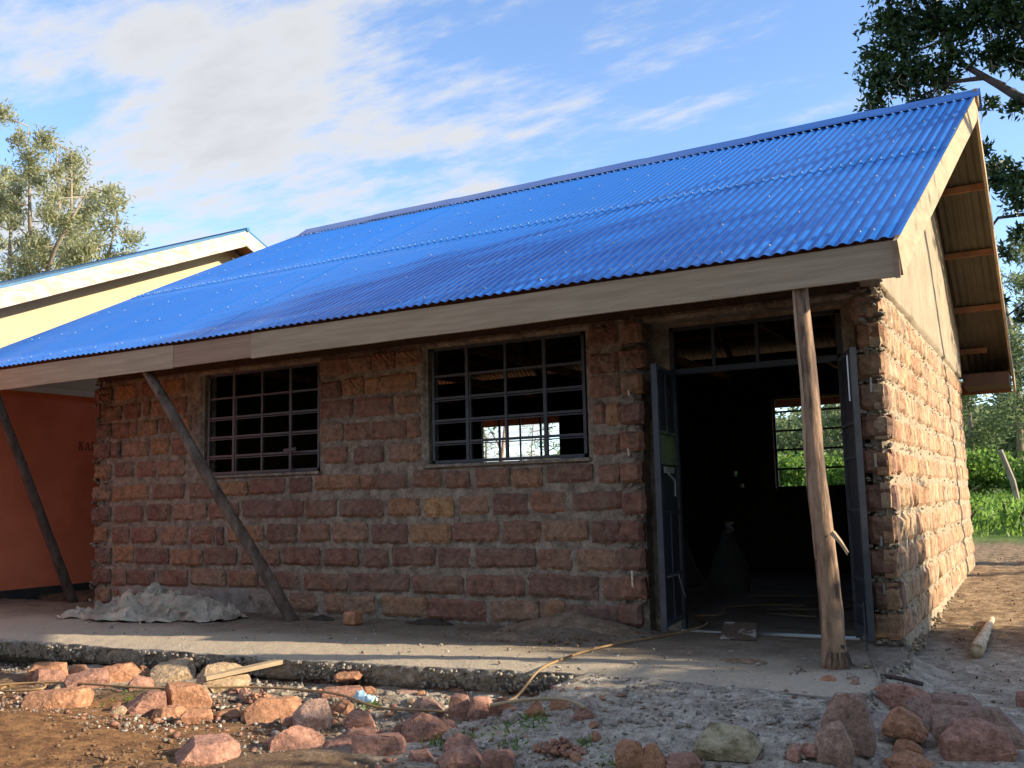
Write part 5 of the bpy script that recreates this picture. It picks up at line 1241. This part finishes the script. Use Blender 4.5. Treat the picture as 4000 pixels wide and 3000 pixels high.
def tree(kind, base, label, trunk, branches, cl, per, size, lf, tmat, seed, **kw):
    t = empty(kind, base, label, "tree")
    mb = MB(); mb.tube(trunk[0], trunk[1], 9, 0, .05, seed); mb.build("trunk", [tmat], t, True)
    if branches:
        if len(branches) <= 40:
            for P, rd in branches: b = MB(); b.tube(P, rd, 6, 0, .08, seed); b.build("branch", [tmat], t, True)
        else:
            b = MB()
            for P, rd in branches: b.tube(P, rd, 6, 0, .08, seed)
            b.build("branches", [tmat], t, True)["kind"] = "stuff"
    leaves("crown", clump_pts(cl, per, seed, **{k: v for k, v in kw.items() if k in ("shell", "flat", "tw", "spread")}), size, lf, t, seed=seed, **{k: v for k, v in kw.items() if k in ("up", "aspect", "droop")})
    return t
# the dark broad-leaved tree leaning in from the right, behind the ridge
cr_ = [(-1.74, 8.90, 0.55), (-1.20, 8.83, 0.50), (-2.01, 8.39, 0.38), (-1.46, 8.42, 0.50), (-0.92, 8.49, 0.49), (-0.47, 8.53, 0.53), (-0.02, 8.32, 0.48), (-0.23, 7.92, 0.44), (-0.77, 7.93, 0.32), (0.08, 7.79, 0.39), (-2.05, 7.82, 0.38), (-1.66, 7.73, 0.42), (-1.28, 7.68, 0.37), (-0.98, 7.69, 0.29), (-2.00, 7.37, 0.29), (-1.53, 7.35, 0.37), (-0.36, 7.20, 0.16), (-0.04, 7.0, 0.22), (-0.37, 6.08, 0.30), (-0.18, 5.88, 0.33), (-0.50, 5.78, 0.22), (-0.11, 5.47, 0.29), (-0.50, 6.25, 0.16), (-0.14, 4.99, 0.20), (-0.27, 4.73, 0.17), (-0.50, 3.93, 0.16), (-0.28, 3.71, 0.16), (-0.71, 5.33, 0.09), (-1.39, 9.42, 0.63), (-0.64, 9.19, 0.65), (0.06, 8.89, 0.64)]
rt = random.Random(5)
cl = [(x + rt.uniform(-.1, .1), 8.5 + rt.uniform(-.35, .35), z, r * 1.02) for x, z, r in cr_] + [(-1.1, 8.6, 9.9, .8), (-.2, 8.8, 9.8, .9), (.8, 8.4, 9.3, .9), (.9, 8.6, 8.2, .7), (1.2, 8.2, 7.2, .6), (1.0, 8.8, 6.2, .5), (1.6, 8.6, 8.8, .9), (1.3, 8.5, 5.4, .5), (2.3, 8.2, 8.0, .9), (3.2, 8.6, 8.6, 1.0), (2.0, 8.8, 9.9, 1.0), (3.8, 8.0, 7.2, .9), (4.5, 8.5, 8.3, 1.0), (3.2, 8.4, 10.0, 1.1), (3.6, 8.3, 6.0, .6), (2.6, 8.5, 5.6, .5), (4.6, 8.6, 5.6, .8), (5.4, 8.4, 6.8, 1.0), (1.3, 8.9, 4.6, .45)]
bt = [([(3.6, 8.6, 3.2), (2.6, 8.6, 4.7), (1.3, 8.55, 6.1), (.21, 8.5, 6.86), (-.28, 8.5, 7.34), (-.75, 8.5, 7.8), (-.93, 8.5, 8.28), (-1.17, 8.5, 8.9)], [.20, .16, .12, .085, .06, .045, .035, .02]),
      ([(-.2, 8.5, 7.30), (-.45, 8.5, 7.50), (-.66, 8.5, 7.52), (-.91, 8.5, 7.54), (-1.4, 8.5, 7.42), (-1.8, 8.5, 7.55)], [.05, .045, .035, .028, .02, .01]),
      ([(1.3, 8.55, 5.4), (.5, 8.5, 5.3), (.09, 8.5, 5.35), (-.29, 8.5, 5.74), (-.4, 8.5, 6.1)], [.06, .05, .04, .025, .01]),
      ([(.5, 8.5, 5.3), (.08, 8.5, 5.23), (-.44, 8.5, 5.24), (-.67, 8.5, 4.95)], [.04, .034, .024, .012]),
      ([(1.3, 8.5, 4.5), (.4, 8.5, 4.1), (-.02, 8.5, 3.99), (-.42, 8.5, 3.72)], [.05, .035, .026, .012]),
      ([(.9, 8.5, 6.4), (.3, 8.5, 7.5), (.1, 8.5, 8.12), (-.19, 8.5, 8.45), (-.42, 8.5, 8.8), (-.6, 8.5, 9.4)], [.08, .06, .045, .035, .025, .012]),
      ([(-.93, 8.5, 8.28), (-1.3, 8.5, 8.2), (-1.75, 8.5, 8.3)], [.025, .018, .008]), ([(3.6, 8.6, 3.2), (3.2, 8.5, 6.0), (3.0, 8.5, 8.8)], [.2, .14, .06]), ([(3.7, 8.6, 3.6), (4.4, 8.4, 5.6), (5.2, 8.4, 7.0)], [.16, .1, .05]),
      ([(3.6, 8.6, 2.6), (2.4, 8.6, 3.8), (1.3, 8.5, 4.6), (1.2, 8.5, 5.4)], [.12, .09, .06, .04])]
big = tree("broadleaf_tree", (3.7, 8.6, .1), "dark glossy broad-leaved tree whose limbs reach in from the right above the ridge", ([(3.75, 8.6, 0), (3.65, 8.6, 1.5), (3.6, 8.6, 3.4)], [.32, .26, .2]), bt, cl, 2300, .125, LF["dark"], M["trunk"], 5, shell=.15, flat=.8, tw=8, spread=.09, aspect=.42, droop=.45)
mb = MB(); rr_ = random.Random(8)      # dry seed pods dangling between the leaves
for _ in range(90):
    c = rr_.choice(cl[:31]); p = Vector((c[0] + rr_.uniform(-.3, .3), c[1] + rr_.uniform(-.3, .3), c[2] - c[3] * rr_.uniform(.1, .8))); a = rr_.uniform(-.07, .07)
    mb.tube([p, p + Vector((a, 0, -.07)), p + Vector((a * .6, 0, -.15)), p + Vector((-a, 0, -.22))], [.004, .006, .006, .003], 4)
o = mb.build("seed_pods", [M["wood"]], big); o["kind"] = "stuff"

# shade trees and shrubs along the right hand side of the yard, beyond the picture edge
def bush(kind, x, y, w_, h_, label, seed, per=150, lf="green", size=.16, n=14, cat="shrub"):
    r = random.Random(seed); t = empty(kind, (x, y, gz(x, y)), label, cat)
    cl_ = [(x + r.uniform(-.5, .5) * w_, y + r.uniform(-.5, .5) * w_, gz(x, y) + h_ * (r.uniform(.12, .82) if k % 2 else r.uniform(.55, .86)), h_ * r.uniform(.16, .24)) for k in range(n)]
    leaves("foliage", clump_pts(cl_, per, seed, .2, .9, 8, .16), size, LF[lf], t, seed=seed, aspect=.5)
    mb = MB()
    for k in range(4): c = cl_[k]; mb.tube([(x + .05 * k, y, gz(x, y) - .05), ((x + c[0]) / 2, (y + c[1]) / 2, c[2] * .5), c[:3]], [.05, .035, .015], 6)
    mb.build("stem", [M["trunk"]], t, True); return t
SHR = [(6.4, -8.6, 1.8, 3.9), (6.2, -7.0, 1.8, 3.6), (6.5, -5.4, 1.8, 3.9), (6.3, -3.9, 1.7, 3.7), (6.4, -2.5, 1.6, 3.8), (6.2, -1.1, 1.6, 3.9), (6.4, .3, 1.5, 3.95), (6.2, 1.6, 1.3, 3.95), (6.2, 2.8, 1.1, 3.8)]
for i, (x, y, w_, h_) in enumerate(SHR): bush("shrub", x, y, w_, h_, "dense leafy shrub of the boundary row at the right of the yard, number %d from the front" % (i + 1) if False else ["tall dense shrub nearest the camera in the boundary row at right", "second shrub of the boundary row, a little lower than its neighbours", "tall third shrub of the boundary row at right", "rounded fourth shrub of the boundary row at right", "fifth shrub of the boundary row, level with the rubble pile", "sixth shrub of the boundary row, level with the slab edge", "seventh shrub of the boundary row, level with the veranda", "small shrub second from the far end of the boundary row", "smallest shrub at the far end of the boundary row"][i], 40 + i, 560, size=.18, n=28)
tree("shade_tree", (6.9, 8.6, 0), "spreading shade tree with a slender trunk beyond the far end of the boundary row", ([(6.9, 8.6, 0), (6.8, 8.2, 2.8), (6.7, 7.2, 5.6)], [.14, .12, .08]), [([(6.7, 7.2, 5.6), (6.4, 5.0, 7.6), (6.2, 3.0, 7.7), (6.2, 1.2, 6.9)], [.08, .06, .04, .02]), ([(6.4, 5.0, 7.6), (6.3, 3.6, 8.3), (6.2, 2.4, 8.4)], [.05, .04, .02])],
     [(6.2, .6, 6.3, .7), (6.1, 1.3, 6.6, .8), (6.3, 2.0, 7.1, .8), (6.1, 2.6, 7.7, .8), (6.3, 3.1, 8.3, .7), (6.2, 1.8, 7.8, .7), (6.2, .8, 7.2, .7), (6.2, 0, 6.1, .45), (6.6, 9.2, 5.2, .7), (6.5, 8.6, 6.6, .7), (6.6, 9.4, 6.2, .8), (6.5, 7.0, 7.4, .6), (6.5, 8.2, 7.8, .8), (6.4, 6.0, 8.4, .6)], 430, .17, LF["dark"], M["trunk"], 51, shell=.2, tw=8)

# unseen trees added behind camera to close off low sky and mirror in roof
for i, (x, y, h, lb) in enumerate(((-15, -17, 6.8, "broad added tree, unseen, farthest left behind the viewpoint"), (-10.5, -15.5, 7.8, "tall dense added tree, unseen, second from the left behind the viewpoint"), (-6, -17, 6.2, "lower rounded added tree, unseen behind the viewpoint"), (-1.5, -16, 7.4, "dense added tree, unseen directly behind the viewpoint"), (3, -15, 8.4, "tallest added tree, unseen, right behind the viewpoint"), (7.5, -13, 7.2, "added tree, unseen, farthest right behind the viewpoint"))):
    r9 = random.Random(200 + i); cl = [(x + r9.uniform(-2.2, 2.2), y + r9.uniform(-1.6, 1.6), h * r9.uniform(.18, .92), r9.uniform(.9, 1.35)) for _ in range(26)]
    tree("unseen_tree", (x, y, gz(x, y)), lb, ([(x, y, -.3), (x + .1, y, h * .4), (x, y + .1, h * .8)], [.25, .2, .08]), None, cl, 70, .42, LF["dark"], M["trunk"], 210 + i, shell=.2, tw=8, spread=.25, aspect=.6)

# silver oak behind the orange house
rt = random.Random(17); cl = []; br = []
for k, (x0, topx, topz, base_r) in enumerate(((-33.2, -33.9, 14.2, 1.1), (-32.2, -31.4, 15.0, 1.0), (-31.2, -29.0, 13.6, .9), (-30.4, -25.8, 10.6, .8), (-34.5, -36, 14.5, 1.2), (-31.6, -30.2, 14.0, .9), (-30.6, -27.4, 11.9, .8), (-31, -26.6, 9.6, .6))):
    P = [Vector((-32 + (x0 + 32) * .3, 13, 3)), Vector((x0 * .6 + -32 * .4, 13 + rt.uniform(-.6, .6), 7.5)), Vector(((x0 + topx) / 2, 13 + rt.uniform(-.8, .8), (topz + 8) / 2)), Vector((topx, 13 + rt.uniform(-.8, .8), topz))]
    br.append((P, [.16, .11, .07, .015]))
    for j in range(15):
        t = .25 + .75 * j / 14; i = min(2, int(t * 3)); c = P[i].lerp(P[i + 1], t * 3 - i)
        cl.append((c.x + rt.uniform(-1, 1) * base_r * (1.1 - .6 * t), c.y + rt.uniform(-1, 1), c.z + rt.uniform(-.3, .3), rt.uniform(.32, .62)))
        br.append(([c, Vector(cl[-1][:3])], [.03, .012]))
tree("silver_oak", (-32, 13, .5), "tall silvery green oak with feathery upswept branches behind the orange house", ([(-32, 13, 0), (-32, 13, 2), (-32.0, 13, 4)], [.3, .26, .2]), br, cl, 1300, .20, LF["silver"], M["gum_trunk"], 17, shell=.1, tw=10, spread=.20, aspect=.28, up=.7)

# background beyond the field
def gum(x, y, h, seed, label, per=420, lf="euc", kind="eucalyptus_tree", size=.27):
    r = random.Random(seed); g = gz(x, y); tr_ = [(x, y, g - .2), (x + r.uniform(-.4, .4), y, g + h * .5), (x + r.uniform(-.7, .7), y, g + h * .95)]; cl_ = []; b_ = []
    for k in range(int(15 + h)):
        t = r.uniform(.22, 1); c = Vector(tr_[0]).lerp(Vector(tr_[2]), t); q = h * (.17 - .07 * t)
        p = (c.x + r.uniform(-1, 1) * q * 1.25, c.y + r.uniform(-1, 1) * q, c.z + r.uniform(-.3, .5)); cl_.append((*p, q * r.uniform(.35, .6))); b_.append(([tuple(c), p], [.04, .015]))
    return tree(kind, (x, y, g), label, (tr_, [h * .014, h * .010, .03]), b_, cl_, per, size, LF[lf], M["gum_trunk"], seed, shell=.15, tw=8, spread=.22, aspect=.3, droop=.3)
gum(-3.4, 44, 9.5, 61, "slender gum tree with thin pale trunk just right of the gable end, behind the hedge")
gum(-1.6, 50, 14.5, 62, "tallest pale gum tree rising at the right edge beside the rear eave")
gum(-.2, 42, 10.5, 63, "gum tree cut by the right edge of the picture behind the leaning fence post")
gum(-6.2, 48, 8.6, 64, "gum tree seen through the doorway and rear window, left of the pole")
gum(-9.3, 46, 8.2, 65, "gum tree seen through the doorway's rear window behind the pole")
gum(-11.5, 52, 8.8, 66, "gum tree at the left side of the doorway's rear window view")
for i, (x, y, h, lb) in enumerate(((-40, 58, 8.6, "bushy roadside tree low in the left pane of the far rear window"), (-36.5, 60, 7.0, "low treetop in the middle panes of the far rear window"), (-33.5, 57, 8.4, "taller treetop in the right pane of the far rear window"), (-44, 62, 7.4, "pale feathery treetop at the extreme left of the far rear window"))):
    gum(x, y, h, 70 + i, lb, 120, "silver" if i % 2 else "euc", "distant_tree")
# leafy branch of a nearer tree hanging across the rear window
tree("papaya_tree", (-11.2, 11.5, .2), "thin leafy tree close behind the building, seen through the rear window panes", ([(-11.0, 11.5, 0), (-11.1, 11.5, 2.0), (-10.9, 11.6, 4.0)], [.06, .045, .02]), [([(-11.05, 11.5, 2.2), (-11.5, 11.4, 3.0)], [.02, .008])], [(-11.5, 11.5, 3.05, .30), (-11.0, 11.6, 3.15, .22), (-10.8, 11.5, 3.6, .4), (-11.9, 11.4, 2.75, .14), (-11.2, 11.5, 2.8, .12)], 420, .14, LF["green"], M["gum_trunk"], 81, shell=.1, tw=7)
# hill with woodland
mb = MB(); nx_, ny_ = 90, 24
for j in range(ny_ + 1):
    for i in range(nx_ + 1):
        x = -420 + 640 * i / nx_; y = 130 + 260 * j / ny_; s = math.sin(min(1, j / ny_ * 1.3) * math.pi / 2)
        mb.v.append((x, y, 1.5 + s * (22 + 14 * noise.noise((x * .008, 1, 0))) * sm(-190, -60, x) + 3 * noise.noise((x * .03, y * .03, 0))))
for j in range(ny_):
    for i in range(nx_): q = j * (nx_ + 1) + i; mb.f.append((q, q + 1, q + nx_ + 2, q + nx_ + 1)); mb.m.append(0)
M["hill"] = mat("wooded_hill", (0.045, 0.075, 0.035), .95, col2=(.09, .13, .055), nsc=.12, bump=.6, bsc=.5)
tag(mb.build("hill", [M["hill"]], None, True), kind="structure")
r = np.random.default_rng(3); cl = []
for k in range(330):
    x = r.uniform(-30, 6); y = r.uniform(56, 82); cl.append((x, y, gz(x, y) + r.uniform(.5, 1) * (5.5 + 2.2 * noise.noise((x * .2, 2, 0))), r.uniform(.9, 1.7)))
    cl.append((x + r.uniform(-1, 1), y, gz(x, y) + r.uniform(.8, 3.0), r.uniform(.9, 1.6)))
for k in range(60):
    x = r.uniform(-80, -30); y = r.uniform(66, 90); cl.append((x, y, gz(x, y) + r.uniform(.5, 3.6), r.uniform(.9, 1.6)))
o = leaves("woodland", clump_pts(cl, 62, 90, .3, .9, 8, .30), .48, LF["euc"], seed=91, aspect=.5); tag(o, "belt of mixed gum woodland behind the field", kind="stuff")
# hedge behind the field
cl = []
for k in range(95):
    x = -17 + 18.5 * k / 94; y = 30 + r.uniform(-.9, .9) - .0 * x; g = gz(x, y)
    for _ in range(3): cl.append((x + r.uniform(-.3, .3), y + r.uniform(-.5, .5), g + r.uniform(.25, 1.45) + .25 * noise.noise((x * .4, 0, 0)), r.uniform(.38, .62)))
o = leaves("hedge", clump_pts(cl, 300, 95, .3, .9, 8, .16), .19, LF["green"], seed=96, aspect=.6); tag(o, "broad leafy green hedge along the far side of the field", "hedge")
# low bushes at the near edge of the field
for i, (x, y, w_, h_, lb) in enumerate(((-1.9, 14.5, 1.1, .75, "leafy bush touching the rear corner of the gable wall"), (-.9, 15.4, 1.2, .70, "leafy bush at the near edge of the field below the leaning post"), (.1, 14.2, 1.2, .62, "leafy bush at the right picture edge beyond the bare soil"), (-3.6, 13.2, 1.0, .9, "bush behind the building, in the lower panes of the doorway's rear window"), (-5.0, 14.6, 1.4, 1.0, "bush behind the building at the left of the doorway's rear window"))): bush("bush", x, y, w_, h_, lb, 110 + i, 900, "green", .11, 12, "bush")
# crop and grass
n = 42000; x = r.uniform(-20, 3, n); y = 12.6 + 16.8 * r.random(n) ** .8; keep = y > 12.2 + .8 * np.sin(x * 1.7); x, y = x[keep], y[keep]
z = np.array([gz(a, b) for a, b in zip(x, y)]) - .02; hgt = .16 + .30 * r.random(len(x)) + .12 * np.sin(x * 1.3 + y)
d = np.stack([r.normal(size=len(x)) * .5, r.normal(size=len(x)) * .5, np.ones(len(x))], -1)
o = leaves("crop", np.stack([x, y, z], -1), np.clip(hgt, .10, .6) * .62, LF["bright"], seed=97, aspect=.28, dirs=d, up=.2); tag(o, "bright green crop and weeds growing in the field", kind="stuff")
# weeds between the stones
C = []; rr_ = random.Random(77)
for (cx, cy, n, s) in ((-5.75, -2.85, 150, .10), (-5.5, -2.95, 60, .08), (-3.05, -2.85, 60, .07), (-2.75, -2.75, 60, .10), (-2.6, -2.95, 60, .07), (-2.25, -2.85, 30, .05), (-2.0, -3.0, 40, .05), (-3.1, -2.95, 60, .06), (-4.0, -2.4, 40, .05), (-.72, 1.85, 16, .04), (-6.5, -2.7, 20, .03), (-2.65, -2.6, 40, .07), (-1.0, -2.6, 14, .03), (-3.45, -2.2, 30, .05)):
    for _ in range(n): C.append((rr_.gauss(cx, s), rr_.gauss(cy, s * .7), 0))
C = np.array([(a, b, surf(a, b) - .004) for a, b, _ in C]); d = np.stack([r.normal(size=len(C)) * .9, r.normal(size=len(C)) * .9, np.ones(len(C)) * .8], -1)
o = leaves("weeds", C, .055, LF["green"], seed=98, aspect=.16, dirs=d, up=.1); tag(o, "sparse grass and weeds sprouting between the loose stones", kind="stuff")
# leaning fence post
fpz = gz(-1.06, 24.5)
mb = MB(); mb.tube([(-.98, 24.6, fpz - .2), (-1.10, 24.5, fpz + .7), (-1.36, 24.4, fpz + 1.62)], [.09, .085, .075], 7, 0, .08, 3); tag(mb.build("fence_post", [M["gum_trunk"]]), "weathered grey post leaning left in the green field", "post")
mb = MB(); mb.tube([(-6.35, 23.0, .3), (-6.38, 23.0, 2.2)], [.13, .11], 7, 0, .08, 3); tag(mb.build("fence_post", [M["gum_trunk"]]), "thick grey post seen through the rear window beside the door leaf", "post")
